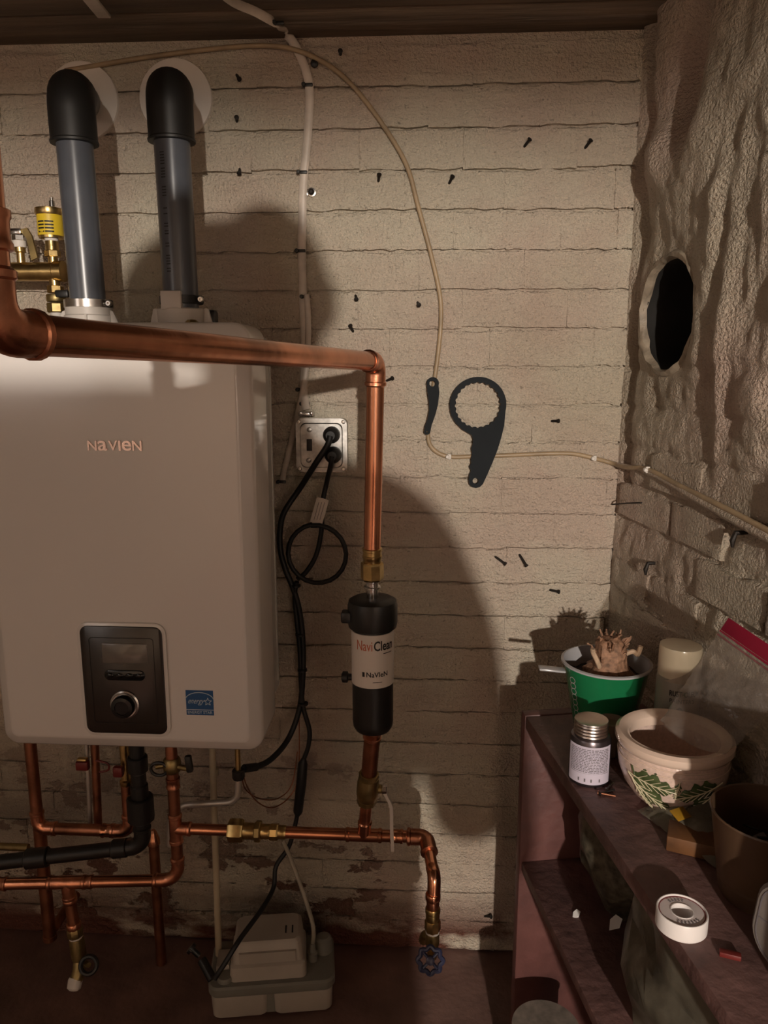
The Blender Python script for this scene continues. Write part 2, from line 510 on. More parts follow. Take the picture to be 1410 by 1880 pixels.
ceiling = struct(MB().box((0.2, -1.2, CEIL_Z + 0.07), (3.5, 6.0, 0.08)), 'ceiling', M['ceiling'], smooth=False)
y = WALL_Y + 0.02
random.seed(3)
for i in range(9):
    w = random.uniform(0.115, 0.15)
    dz = random.uniform(-0.004, 0.006)
    MB().box((0.2, y - w/2, CEIL_Z + 0.014 + dz), (3.4, w - 0.005, 0.028), bev=0.003).build('ceiling_board', M['ceiling'], ceiling)
    y -= w
MB().box((0.2, (y + REAR_Y)/2, CEIL_Z + 0.02), (3.4, y - REAR_Y, 0.025)).build('ceiling_boards', M['ceiling'], ceiling)
struct(MB().box((0.2, -2.49, 1.8755), (3.2, 0.14, 0.21), bev=0.004), 'trim_1', M['ceiling'])  # unseen beam added near the bulb to shade the top of the back wall

# back wall: mortar backing with every brick its own piece
back_mb = MB().box(((LEFT_X + 0.42)/2, WALL_Y + 0.072, 1.0), (0.42 - LEFT_X + 0.1, 0.12, 2.05))
wall_back = struct(back_mb, 'wall_back', M['wall'], smooth=False)
BH, BW = 0.0752, 0.208
def brick_mesh(seed, rough=1.0, w=BW, h=BH, gap=0.0038, vgap=0.0003, nx=15, nz=6, dep=0.03):
    o = V((seed*7.3, seed*3.1, 0))
    mb = MB(); n = V((0, 0, 0))
    xs = [-.5, -.488] + [-.5 + k/nx for k in range(1, nx)] + [.488, .5]
    zs = [-.5, -.478] + [-.5 + k/nz for k in range(1, nz)] + [.45, .5]
    vs_ = []
    for i, a in enumerate(xs):
        for j, b in enumerate(zs):
            x = a*(w - vgap); z = b*(h - gap)
            ex = i in (0, len(xs)-1); ez = j in (0, len(zs)-1)
            if ez: z += (0.0042*mnoise.noise(V((x*22, seed*5.0, 1))) + 0.0026*mnoise.noise(V((x*130, seed*5.0, 2)))) * rough
            yy = 0.0016*mnoise.noise(V((x*14, z*22, 0)) + o)*rough + 0.0008*mnoise.noise(V((x*50, z*70, 4)) + o)*rough
            if ez: yy += (0.0012 if b < 0 else 0.0045)*(0.55 + 0.9*mnoise.noise(V((x*17, seed*3.0, 6.0 if b < 0 else 9.0)))) + (0.002 if rough > 2 else 0)
            elif ex: yy += 0.0005
            vs_.append((x, yy, z))
    m_ = len(zs); fs_ = []
    for i in range(len(xs)-1):
        for j in range(m_-1):
            a = i*m_+j
            fs_.append((a, a+m_, a+m_+1, a+1))
    rim = [i*m_ for i in range(len(xs))] + [(len(xs)-1)*m_+j for j in range(1, m_)] + [i*m_+m_-1 for i in range(len(xs)-2, -1, -1)] + [j for j in range(m_-2, 0, -1)]
    k0 = len(vs_)
    for r in rim:
        vs_.append((vs_[r][0]*0.995, dep, vs_[r][2]*0.97))
    for q in range(len(rim)):
        q2 = (q+1) % len(rim)
        fs_.append((rim[q], k0+q, k0+q2, rim[q2]))
    mb.add(vs_, fs_)
    return mb
def mesh_of(mb, name, m):
    o = mb.build(name, m); me = o.data
    bpy.data.objects.remove(o); return me
bricks = [mesh_of(brick_mesh(k), 'brick', M['wall']) for k in range(12)]
random.seed(11)
row = 0; z = 0.0
while z < CEIL_Z - 0.02:
    h = min(BH, CEIL_Z - z)
    x = LEFT_X + 0.25 - (BW/2 if row % 2 else 0) - random.uniform(0, 0.05)
    while x < CORNER.x - 0.005:
        w = BW*random.uniform(0.93, 1.06)
        if row % 6 == 3: w *= 0.52
        x1 = min(x + w, CORNER.x + 0.004)
        if x1 - x > 0.02:
            o = bpy.data.objects.new('brick', random.choice(bricks))
            COL.objects.link(o); o.parent = wall_back
            o.location = ((x + x1)/2, WALL_Y + random.uniform(-0.0008, 0.0012), z + h/2 + 0.0012*math.sin(x*9 + row))
            o.scale = ((x1 - x)/BW, 1, h/BH*random.uniform(0.975, 1.03))
            o.rotation_euler = (0, random.uniform(-0.009, 0.009), random.uniform(-0.005, 0.005))
        x = x1
    z += BH; row += 1

# right wall: lumpy painted rubble and brick, with an old flue hole
HOLE = WR(1228, 578, 0.0)
HOLE_R = 0.092
def sz(px, py):
    p = WR(px, py); return (p - CORNER).dot(RD), p.z
FEAT = []
for px, py, rs, rz, amp in ((1248, 165, 0.05, 0.075, -0.05), (1216, 290, 0.06, 0.055, 0.02), (1250, 345, 0.035, 0.04, 0.014),
        (1190, 400, 0.03, 0.06, -0.012), (1300, 250, 0.05, 0.09, 0.02), (1340, 620, 0.02, 0.18, 0.015), (1322, 420, 0.02, 0.1, 0.016),
        (1265, 60, 0.05, 0.05, -0.04), (1205, 735, 0.03, 0.025, -0.012), (1380, 930, 0.05, 0.03, -0.025), (1395, 760, 0.06, 0.1, 0.012),
        (1300, 930, 0.04, 0.03, 0.006), (1335, 985, 0.02, 0.02, -0.012), (1290, 560, 0.03, 0.14, 0.012), (1160, 560, 0.03, 0.2, -0.004)):
    s_, z_ = sz(px, py); FEAT.append((s_, z_, rs, rz, amp))
hs, hz = (HOLE - CORNER).dot(RD), HOLE.z
def rheight(s, z):
    p = V((s*6, z*6, 0))
    up = max(0.0, min(1.0, (z - 1.15)/0.45))
    h = (0.006 + 0.006*up)*mnoise.fractal(p, 1.0, 2.0, 4) + (0.0025 + 0.002*up)*(1 - 2*abs(mnoise.noise(V((s*19, z*13, 3))))) + 0.0022*mnoise.noise(V((s*60, z*45, 8)))
    # runs of thick paint
    h += 0.0035*max(0, mnoise.noise(V((s*26, z*6.5, 5)))) + 0.004*up*mnoise.noise(V((s*15, z*15, 15)))
    if z < 1.4:   # sunken joints
        r_ = (z/BH) % 1.0; d = min(r_, 1-r_)*BH + 0.003*mnoise.noise(V((s*12, z*3, 2)))
        h -= 0.007*math.exp(-(d/0.0055)**2)*(0.45 + 0.55*max(0, mnoise.noise(V((s*3, z*5, 7)))+0.4))
    for fs, fz, rs, rz, amp in FEAT:
        d = ((s-fs)/rs)**2 + ((z-fz)/rz)**2
        if d < 6: h += amp*math.exp(-d)
    if z > 0.98: h -= 0.030*math.exp(-((s-0.030)/0.022)**2)*min(1.0, (z-0.98)/0.2)*(0.7+0.6*mnoise.noise(V((z*7, 2, 2))))
    h += 0.0020*(1-abs(mnoise.noise(V((s*34, z*9, 11))))*2.2)*max(0, mnoise.noise(V((s*4, z*3, 21)))+0.25)
    dh = math.hypot(s-hs, z-hz)
    k = min(1.0, max(0.0, (dh - HOLE_R*0.9)/0.05))
    h = h*k + 0.004*(1-k)
    h *= min(1.0, 0.25 + s/0.03)
    return h
ss = [1.5*i/250 for i in range(251)] + [1.8, 2.3, 3, 4, 5.7]
zs = [CEIL_Z*1.012*i/260 for i in range(261)]
rv = []; rf = []
for s in ss:
    for z in zs:
        h = rheight(s, z)
        p = CORNER + RD*s + RN*h
        rv.append((p.x, p.y, z))
nzr = len(zs)
for i in range(len(ss)-1):
    for j in range(nzr-1):
        if math.hypot((ss[i]+ss[i+1])/2 - hs, (zs[j]+zs[j+1])/2 - hz) < HOLE_R*1.06: continue
        a = i*nzr+j
        rf.append((a, a+1, a+nzr+1, a+nzr))
rm = MB(); rm.add(rv, rf)
# solid depth behind the face
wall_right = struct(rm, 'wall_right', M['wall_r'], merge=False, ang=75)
# bricks that stand out of the paint
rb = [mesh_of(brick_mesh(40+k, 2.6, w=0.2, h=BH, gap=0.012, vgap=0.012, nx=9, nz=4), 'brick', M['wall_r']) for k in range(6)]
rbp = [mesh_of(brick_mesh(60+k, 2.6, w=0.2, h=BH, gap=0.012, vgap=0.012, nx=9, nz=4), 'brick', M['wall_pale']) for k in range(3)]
random.seed(5)
ang_r = math.atan2(RD.y, RD.x)
for r_ in range(9, 18):
    s = -0.06 if r_ % 2 else 0.02
    while s < 1.05:
        w = random.uniform(0.15, 0.22)
        sc, zc = s + w/2, r_*BH + BH/2
        s += w
        if math.hypot(sc-hs, zc-hz) < HOLE_R + 0.12 or sc - w/2 < 0.0: continue
        pale = (sc > 0.52 and zc > 1.0)
        if not pale and random.random() < 0.35: continue
        o = bpy.data.objects.new('brick', random.choice(rbp if pale else rb))
        COL.objects.link(o); o.parent = wall_right
        p = CORNER + RD*sc + RN*(random.uniform(0.002, 0.008) + (0.007 if pale else 0))
        o.location = (p.x, p.y, zc)
        o.scale = (w/0.2, 1, 1)
        o.rotation_euler = (random.uniform(-.03, .03), random.uniform(-.03, .03), ang_r + random.uniform(-.03, .03))
# the flue thimble
fl = thing('flue_thimble', 'round dark flue hole with a rough mortar rim in the right wall', 'flue hole', HOLE + RN*0.002)
rim = MB()
seg = 40; prof = [(0.094, -0.004), (0.095, 0.002), (0.098, 0.008), (0.105, 0.007), (0.113, -0.006)]
a_, b_, c_ = frame_of(RN)
rvs = []; rfs = []
for i, (r, h) in enumerate(prof):
    for k in range(seg):
        t = 2*PI*k/seg
        q = 1 + 0.05*mnoise.noise(V((math.cos(t)*2.5, math.sin(t)*2.5, i*0.6)))
        hh = h + 0.006*mnoise.noise(V((math.cos(t)*4, math.sin(t)*4, i+5.0)))
        rvs.append(HOLE + a_*(r*q*math.cos(t)) + b_*(r*q*math.sin(t)) + RN*hh)
for i in range(len(prof)-1):
    for k in range(seg):
        k2 = (k+1) % seg
        rfs.append((i*seg+k, i*seg+k2, (i+1)*seg+k2, (i+1)*seg+k))
rim.add(rvs, rfs).build('rim', M['rim'], fl)
MB().lathe(HOLE - RN*0.003, -RN, [(0.0955, 0.0), (0.095, 0.02), (0.093, 0.28), (0.0, 0.28)], 32, cap=False).build('sleeve', M['hole'], fl)
MB().box(HOLE - RN*0.05 + RD*0.01, (0.012, 0.012, 0.15), Matrix.Rotation(ang_r, 3, 'Z'), bev=0.002).build('damper_rod', M['hole'], fl)

# the rest of the room, behind the camera
struct(MB().box((0.2, REAR_Y - 0.05, 1.0), (3.4, 0.1, 2.1)), 'wall_rear', M['plaster'], smooth=False)
WY0, WY1, WZ0, WZ1 = -1.10, 0.05, 1.20, 1.72
lw = MB()
for (y0, y1, z0, z1) in ((REAR_Y-0.05, WY0, 0, 2.05), (WY1, WALL_Y+0.05, 0, 2.05), (WY0, WY1, 0, WZ0), (WY0, WY1, WZ1, 2.05)):
    lw.box((LEFT_X - 0.06, (y0+y1)/2, (z0+z1)/2), (0.12, y1-y0, z1-z0))
struct(lw, 'wall_left', M['plaster'], smooth=False)
win = struct(MB().box((LEFT_X - 0.09, (WY0+WY1)/2, (WZ0+WZ1)/2), (0.012, WY1-WY0-0.02, WZ1-WZ0-0.02)), 'window_1', M['pane'], smooth=False)  # window-shaped glowing panel, added to lift the shadows from the left
fr = MB()
for zc in (WZ0+0.012, WZ1-0.012): fr.box((LEFT_X-0.075, (WY0+WY1)/2, zc), (0.05, WY1-WY0, 0.024))
for yc in (WY0+0.012, WY1-0.012): fr.box((LEFT_X-0.075, yc, (WZ0+WZ1)/2), (0.05, 0.024, WZ1-WZ0))
fr.build('window_frame', M['frame'], win)

# bare bulb hanging behind the photographer
lamp = thing('bare_bulb_lamp', 'bare bulb in a black socket hanging from the ceiling behind', 'lamp', BULB + V((0, 0, 0.04)))
MB().lathe(BULB + V((0, 0, 0.04)), (0, 0, 1), [(0.016, 0), (0.02, 0.01), (0.02, 0.045), (0.008, 0.055)], 16).build('socket', M['black'], lamp)
MB().tube([BULB + V((0, 0, 0.09)), V((BULB.x, BULB.y, CEIL_Z + 0.01))], 0.004, 8).build('flex', M['rubber'], lamp)
lb = bpy.data.objects.new('bulb', bulb_d); COL.objects.link(lb)
lb.parent = lamp; lb.location = (0, 0, -0.04)

# ---------------------------------------------------------------- pipe kit
def collar(mb, p, d, r, ln=0.016, bead=1.16):
    """soldered socket with a raised lip at its end"""
    d = V(d).normalized()
    mb.lathe(V(p), d, [(r*1.02, 0), (r*1.12, ln*0.1), (r*1.12, ln*0.72), (r*bead*1.04, ln*0.8), (r*bead*1.04, ln*0.95), (r*1.02, ln)], 18)
    return mb
def elbow_fit(root, a, b, c, r, m, er=None, name='elbow', sock=0.018, fat=1.12):
    er = er or r*1.5
    pts = arc_corner(a, b, c, er, 9)
    u = (V(a)-V(b)).normalized(); w = (V(c)-V(b)).normalized()
    mb = MB().tube([pts[0]+u*sock] + pts + [pts[-1]+w*sock], r*fat, 18)
    for p, d in ((pts[0]+u*sock, u), (pts[-1]+w*sock, w)):
        mb.lathe(p - d*0.007, d, [(r*fat, 0), (r*fat*1.1, 0.0015), (r*fat*1.1, 0.006), (r*1.02, 0.0085)], 18)
    return mb.build(name, m, root)
def tube_part(root, pts, r, m, name='tube', seg=20):
    return MB().tube(pts, r, seg).build(name, m, root)
def pipe_run(root, pts, r, m, mf, er=None):
    pts = [V(p) for p in pts]
    er = er or r*1.5
    for i in range(len(pts)-1):
        tube_part(root, [pts[i], pts[i] + (pts[i+1]-pts[i])*0.5, pts[i+1]] if 0 else [pts[i] + (pts[i+1]-pts[i]).normalized()*(er*0.6 if i else 0), pts[i+1] - (pts[i+1]-pts[i]).normalized()*(er*0.6 if i < len(pts)-2 else 0)], r, m)
    for i in range(1, len(pts)-1):
        elbow_fit(root, pts[i-1], pts[i], pts[i+1], r, mf, er)
def tee_fit(root, p, d, br, r, m, ln=0.034):
    p = V(p); d = V(d).normalized(); br = V(br).normalized()
    mb = MB().tube([p - d*ln, p + d*ln], r*1.12, 18).tube([p, p + br*ln], r*1.12, 18)
    for q, e in ((p-d*ln, -d), (p+d*ln, d), (p+br*ln, br)):
        mb.lathe(q - e*0.007, e, [(r*1.12, 0), (r*1.23, 0.0015), (r*1.23, 0.006), (r*1.02, 0.0085)], 18)
    return mb.build('tee', m, root)
def coupling(root, p, d, r, m, ln=0.03, name='coupling'):
    p = V(p); d = V(d).normalized()
    return MB().lathe(p - d*ln/2, d, [(r*1.0, 0), (r*1.2, 0.001), (r*1.2, 0.005), (r*1.11, 0.007), (r*1.11, ln-0.007), (r*1.2, ln-0.005), (r*1.2, ln-0.001), (r, ln)], 20).build(name, m, root)
def hexnut(root, p, d, r, ln, m, name='hex_nut', sides=6):
    return MB().lathe(V(p), V(d), [(r*0.9, 0), (r, ln*0.1), (r, ln*0.9), (r*0.9, ln)], sides).build(name, m, root, ang=25)
def ring(root, p, d, r, ln, m, name='ring', seg=20):
    return MB().lathe(V(p), V(d), [(r*0.93, 0), (r, ln*0.15), (r, ln*0.85), (r*0.93, ln)], seg).build(name, m, root)
UP = V((0, 0, 1)); DN = V((0, 0, -1)); RT = V((1, 0, 0)); LF = V((-1, 0, 0)); FW = V((0, -1, 0))

# ---------------------------------------------------------------- boiler
BY = 1.25
b_l = W(4, 1386, BY); b_r = W(482, 1386, BY); b_t = W(475, 590, BY)
BX0, BX1, BZ0, BZ1 = b_l.x, b_r.x, b_r.z, b_t.z
bw, bh = BX1-BX0, BZ1-BZ0
bc = V(((BX0+BX1)/2, BY, (BZ0+BZ1)/2))
boiler = thing('boiler', 'white wall-hung boiler with a glossy front and dark control panel', 'boiler', (bc.x, 1.4, BZ0))
def ring3(w, h, r, y, n=6):
    return [V((bc.x + p[0], y, bc.z + p[1])) for p in rrect(w, h, r, n)]
cv = MB()
cv.layers([ring3(bw-0.056, bh-0.056, 0.010, BY), ring3(bw-0.046, bh-0.046, 0.012, BY), ring3(bw-0.043, bh-0.043, 0.014, BY+0.0012), ring3(bw-0.010, bh-0.010, 0.024, BY+0.0105), ring3(bw-0.003, bh-0.003, 0.028, BY+0.0145),
           ring3(bw, bh, 0.03, BY+0.022), ring3(bw, bh, 0.03, BY+0.12), ring3(bw-0.008, bh-0.008, 0.028, BY+0.122)])
cover = cv.build('front_cover', M['white'], boiler, ang=60)
MB().layers([ring3(bw-0.03, bh-0.03, 0.02, BY+0.115), ring3(bw-0.03, bh-0.03, 0.02, BY+0.24), ring3(bw-0.075, bh-0.03, 0.012, BY+0.243), ring3(bw-0.075, bh-0.03, 0.012, WALL_Y-0.012)]).build('casing', M['white_side'], boiler)
sd = MB()
for yy in (1.385, 1.43, 1.475):
    sd.box((BX1-0.0145, yy, bc.z), (0.003, 0.004, bh-0.09), bev=0.001)
sd.build('side_seam', M['white_side'], boiler)
for zz in (bc.z + 0.14, bc.z - 0.16):
    MB().box((BX1-0.014, 1.40, zz), (0.006, 0.02, 0.05), bev=0.002).build('cover_latch', M['white_side'], boiler)

ex, ey, ez = V((1, 0, 0)), V((0, 0, 1)), V((0, -1, 0))
# chromed name
lg0 = W(162, 827, BY); lg1 = W(260, 809, BY)
lw_, lh_ = lg1.x-lg0.x, lg1.z-lg0.z
logo = MB(); xx = 0
letters = [('N', .17), ('a', .175), ('V', .17), ('I', .04), ('e', .175), ('N', .17)]
tot = sum(l[1] for l in letters); gap = (1-tot)/5
for ch, fw in letters:
    vs_, fs_ = text_mesh(ch, bold=0.012)
    vs_ = fit(vs_, fw*lw_, lh_)
    lo_ = V((lg0.x + xx*lw_, BY-0.0022, lg0.z))
    n0 = len(vs_)
    bm = bmesh.new(); bv = [bm.verts.new(v) for v in vs_]
    for f in fs_:
        try: bm.faces.new([bv[i] for i in f])
        except ValueError: pass
    g = bmesh.ops.extrude_face_region(bm, geom=bm.faces[:])
    for e in g['geom']:
        if isinstance(e, bmesh.types.BMVert): e.co.z -= 0.0022
    bm.verts.index_update()
    logo.add([lo_ + ex*v.co.x + ey*v.co.y + ez*v.co.z for v in bm.verts], [tuple(v.index for v in f.verts) for f in bm.faces])
    bm.free(); xx += fw + gap
M['chrome'] = mat('pink_chrome', (0.80, 0.62, 0.58), 0.12, 1.0, var=0.05)
lo = logo.build('name_lettering', M['chrome'], cover, smooth=False); lo['label'] = 'chrome raised name lettering'

# control panel
p0 = W(163, 1342, BY); p1 = W(298, 1150, BY)
pc = (p0+p1)/2; pw, ph = p1.x-p0.x, p1.z-p0.z
def panel_plate(mb, w, h, r, c, y0, y1):
    mb.layers([[V((c.x+p[0], y1, c.z+p[1])) for p in rrect(w, h, r)], [V((c.x+p[0], y0+0.001, c.z+p[1])) for p in rrect(w, h, r)], [V((c.x+p[0], y0, c.z+p[1])) for p in rrect(w-0.003, h-0.003, r-0.001)]])
mb = MB(); panel_plate(mb, pw+0.012, ph+0.012, 0.02, pc, BY-0.004, BY+0.002)
mb.build('panel_bezel', M['white'], cover)
mb = MB(); panel_plate(mb, pw, ph, 0.014, pc, BY-0.006, BY)
cp = mb.build('control_panel', M['panel'], boiler)
mb = MB()
iw, ih = pw*0.79, ph*0.80
ol = rrect(iw, ih, 0.006, 3); il = rrect(iw-0.0022, ih-0.0022, 0.005, 3)
mb.plate([ol, il], V((pc.x, BY-0.0062, pc.z)), ex, ey, ez, 0.0004)
mb.build('inset_line', M['knob'], cp)
d0 = W(189, 1217, BY-.006); d1 = W(270, 1182, BY-.006)
mb = MB(); panel_plate(mb, d1.x-d0.x, d1.z-d0.z, 0.002, (d0+d1)/2, BY-0.0075, BY-0.004)
o = mb.build('display', M['lcd'], cp); o['label'] = 'grey display window'
k0 = W(193, 1248, BY-.006); k1 = W(266, 1231, BY-.006)
mb = MB(); panel_plate(mb, k1.x-k0.x, k1.z-k0.z, (k1.z-k0.z)*0.49, (k0+k1)/2, BY-0.0085, BY-0.004)
mb.build('button_bar', M['knob'], cp)
for q in range(4):
    kx = k0.x + (k1.x-k0.x)*(0.14+0.24*q)
    MB().ball((kx, BY-0.0085, (k0.z+k1.z)/2), 0.0058, 10, (1.25, 0.35, 0.85)).build('button', M['knob'], cp)
kc = W(230, 1293, BY-.006)
MB().lathe(kc, FW, [(0.026, 0), (0.0262, 0.003), (0.0235, 0.0045), (0.023, 0.006), (0.0215, 0.006)], 40).build('knob_ring', M['steel'], cp)
kn = MB().lathe(kc, FW, [(0.0205, 0), (0.0205, 0.014), (0.019, 0.017), (0.013, 0.0178), (0.012, 0.0165), (0.0001, 0.0165)], 36).build('knob', M['knob'], cp)

# efficiency sticker
s0 = W(343, 1312, BY); s1 = W(391, 1268, BY)
sw, sh = s1.x-s0.x, s1.z-s0.z
st = MB().box(((s0.x+s1.x)/2, BY-0.0003, (s0.z+s1.z)/2), (sw, 0.0008, sh)).build('sticker', M['blue'], cover, smooth=False)
st['label'] = 'blue square efficiency sticker'
so = V((s0.x, BY-0.0008, s0.z))
pr_ = MB()
def flatline(mb, pts, w, o=so):
    for i in range(len(pts)-1):
        a = V((*pts[i], 0)); b = V((*pts[i+1], 0)); t = (b-a).normalized(); n = V((-t.y, t.x, 0))*w/2
        mb.add([o + ex*q.x + ey*q.y + ez*0.0003 for q in (a-n, b-n, b+n, a+n)], [(0, 1, 2, 3)])
flatline(pr_, [(0, sh*0.22), (sw, sh*0.22)], sh*0.028)
flatline(pr_, [(sw*(0.5+0.52*math.cos(t)), sh*(0.60+0.32*math.sin(t))) for t in [math.radians(a) for a in range(172, 8, -6)]], sh*0.028)
stp = [(sw*(0.80 + (0.15 if k % 2 == 0 else 0.062)*math.cos(math.radians(90+36*k))), sh*(0.55 + (0.16 if k % 2 == 0 else 0.066)*math.sin(math.radians(90+36*k)))) for k in range(11)]
flatline(pr_, stp, sh*0.025)
text_on(pr_, 'energy', so + ex*sw*0.08 + ey*sh*0.40, ex, ey, ez, sw*0.60, sh*0.22, 0.0003, shear=0.5)
text_on(pr_, 'ENERGY STAR', so + ex*sw*0.05 + ey*sh*0.06, ex, ey, ez, sw*0.90, sh*0.11, 0.0003, bold=0.01)
pr_.build('sticker_print', M['skyprint'], cover, smooth=False, merge=False)

# ---------------------------------------------------------------- vents
PVC_R = 0.0302
def vent(label, bx, by_, tx, ty, dcx, dcy, print_marks, kind):
    b = W(bx, by_, 1.37); t = W(tx, ty, 1.362)
    root = thing('vent_pipe', label, 'vent pipe', (b.x, b.y, BZ1), 'vent pipes on the boiler')
    ctr = W(dcx, dcy, WALL_Y-0.006)
    base = V((b.x, b.y, BZ1 - 0.012))
    top = V(t)
    d = (top-base).normalized()
    wallp = V((ctr.x, WALL_Y-0.003, ctr.z))
    tube_part(root, [base, top - d*0.03], PVC_R, M['pvc'], 'pipe', 28)
    e = arc_corner(base, top, wallp, 0.037, 10)
    wd = (wallp-top).normalized()
    el = MB().tube([e[0]-d*0.048] + e + [e[-1]+wd*0.035], 0.0385, 28)
    el.lathe(e[0]-d*0.05, d, [(PVC_R, 0), (0.0395, 0.0005), (0.0400, 0.004), (0.0385, 0.006)], 28)
    el.build('elbow', M['elbow'], root)
    MB().tube([e[-1]+wd*0.03, wallp], 0.034, 24).build('wall_stub', M['pvc_pale'], root)
    R_ = S(68, ctr)
    MB().lathe(V((ctr.x, WALL_Y+0.002, ctr.z)), FW, [(R_, 0), (R_, 0.006), (R_*0.985, 0.0085), (0.036, 0.0095)], 44).build('wall_flange', M['flange'], root)
    if kind == 0:
        cl = MB().lathe(V((b.x, b.y, BZ1-0.01)), UP, [(0.043, 0), (0.043, 0.026), (0.0405, 0.028), (0.0405, 0.04), (0.0305, 0.04)], 30)
        cl.build('collar', M['collar'], root)
        for a in (-1, 1):
            MB().plate([[(0, 0), (0.020, 0), (0.005, 0.034), (0, 0.036)]], V((b.x + a*0.041, b.y-0.008, BZ1-0.01)), V((a, 0, 0)), UP, V((0, 1, 0)), 0.006).build('collar_rib', M['collar'], root)
        MB().box((b.x+0.012, b.y-0.0425, BZ1+0.004), (0.004, 0.003, 0.026)).build('collar_split', M['collar'], root)
        cz = BZ1 + 0.030; cr = 0.0418
    else:
        cl = MB().lathe(V((b.x, b.y, BZ1-0.01)), UP, [(0.040, 0), (0.041, 0.01), (0.0435, 0.036), (0.041, 0.038), (0.0305, 0.038)], 30)
        cl.build('collar', M['collar'], root)
        MB().box((b.x-0.006, b.y-0.036, BZ1+0.040), (0.036, 0.011, 0.032), bev=0.002).build('collar_tab', M['collar'], root)
        for a in (-1, 1):
            MB().plate([[(0, 0), (0.017, 0), (0.008, 0.036), (0, 0.036)]], V((b.x + a*0.041, b.y-0.008, BZ1-0.008)), V((a, 0, 0)), UP, V((0, 1, 0)), 0.006).build('collar_rib', M['collar'], root)
        cz = BZ1 + 0.036; cr = 0.0375
    cb = MB().lathe(V((b.x, b.y, cz)), UP, [(cr-0.001, 0), (cr, 0.0005), (cr, 0.0135), (cr-0.001, 0.014)], 36).build('hose_clamp', M['steel'] if kind == 0 else M['black'], root)
    scp = V((b.x + cr + 0.002, b.y - 0.012, cz+0.007))
    MB().box(scp + V((-0.006, 0.004, 0)), (0.016, 0.012, 0.013), bev=0.002).build('clamp_housing', M['black'], cb)
    MB().lathe(scp, FW, [(0.0048, 0), (0.0052, 0.008), (0.004, 0.010), (0.002, 0.010), (0.002, 0.006), (0.0001, 0.006)], 14).build('clamp_screw', M['steel'], cb)
    if print_marks:
        random.seed(9)
        mk = MB(); ln = (top-base).length
        q = 0.10
        while q < ln - 0.10:
            a_ = -0.30
            wdt = random.uniform(0.003, 0.007)
            p = base + d*q + V((PVC_R*1.004*math.sin(a_), -PVC_R*1.004*math.cos(a_), 0))
            tx_ = V((math.cos(a_), math.sin(a_), 0))
            for st_ in range(random.choice((1, 2, 2))):
                mk.add([p + tx_*(-0.004) + d*(st_*0.0045), p + tx_*0.004 + d*(st_*0.0045), p + tx_*0.004 + d*(st_*0.0045+0.002), p - tx_*0.004 + d*(st_*0.0045+0.002)], [(0, 1, 2, 3)])
            q += random.choice((0.009, 0.012, 0.02))
        mk.build('print_line', M['ink'], root, smooth=False)
    return root
vent('grey vent pipe with a bright steel clamp, left on the boiler', 162, 545, 129, 172, 150, 185, False, 0)
vent('grey vent pipe with printed marks and black clamp, right on the boiler', 333, 545, 310, 168, 322, 180, True, 1)
kb = W(385, 573, 1.40)
k_ = thing('test_cap', 'small black capped test port beside the right vent collar', 'cap', (kb.x, kb.y, BZ1))
MB().box((kb.x, kb.y, BZ1+0.012), (0.026, 0.024, 0.032), bev=0.005).build('cap_body', M['black'], k_)
MB().lathe((kb.x+0.001, kb.y-0.012, BZ1+0.008), FW, [(0.005, 0), (0.005, 0.003), (0.0025, 0.003), (0.0025, 0.001), (0.0001, 0.001)], 14).build('screw', M['steel'], k_)
kb = W(352, 580, 1.33)
one(MB().lathe((kb.x, kb.y, BZ1-0.003), UP, [(0.012, 0), (0.012, 0.006), (0.008, 0.010), (0.0001, 0.011)], 6), 'brass_plug', M['brass_dull'], 'low brass plug in front of the right vent collar', 'plug', (kb.x, kb.y, BZ1), ang=25)

# ---------------------------------------------------------------- brass manifold and air vent behind the left vent
MY = 1.47
ma = W(22, 499, MY); mb_ = W(119, 497, MY)
man = thing('brass_manifold', 'brass manifold tube with threaded unions behind the left vent', 'manifold', ma)
ME = ma.x + 1.495; MB().lathe(ma - RT*ME, RT, [(0.0175, 0), (0.0175, (mb_-ma).length + ME - 0.02), (0.0195, (mb_-ma).length + ME - 0.018), (0.0195, (mb_-ma).length + ME - 0.002)], 24).build('body', M['brass'], man)
vx = W(97, 470, MY)
zm = ma.z
MB().lathe((vx.x, MY, zm + 0.012), UP, [(0.009, 0), (0.009, 0.016)], 16).build('nipple', M['brass'], man)
hexnut(man, (vx.x, MY, zm+0.026), UP, 0.0145, 0.012, M['brass'])
MB().lathe((vx.x, MY, zm+0.038), UP, [(0.0125, 0), (0.012, 0.018)], 18).build('socket', M['brass'], man)
hexnut(man, (vx.x, MY, zm-0.040), UP, 0.015, 0.014, M['brass'])
MB().lathe((vx.x, MY, zm-0.030), UP, [(0.010, 0), (0.010, 0.018)], 16).build('nipple', M['brass'], man)
ring(man, (vx.x, MY, zm-0.056), UP, 0.018, 0.014, M['brass_dull'])
hexnut(man, (vx.x, MY, zm-0.076), UP, 0.019, 0.018, M['brass_dull'], sides=8)
MB().lathe((vx.x, MY, zm-0.092), UP, [(0.012, 0), (0.0125, 0.018)], 16).build('thread_tape', M['ptfe'], man)
MB().box((vx.x+0.018, MY-0.012, zm-0.042), (0.026, 0.01, 0.014), bev=0.003).build('black_lever', M['black'], man)
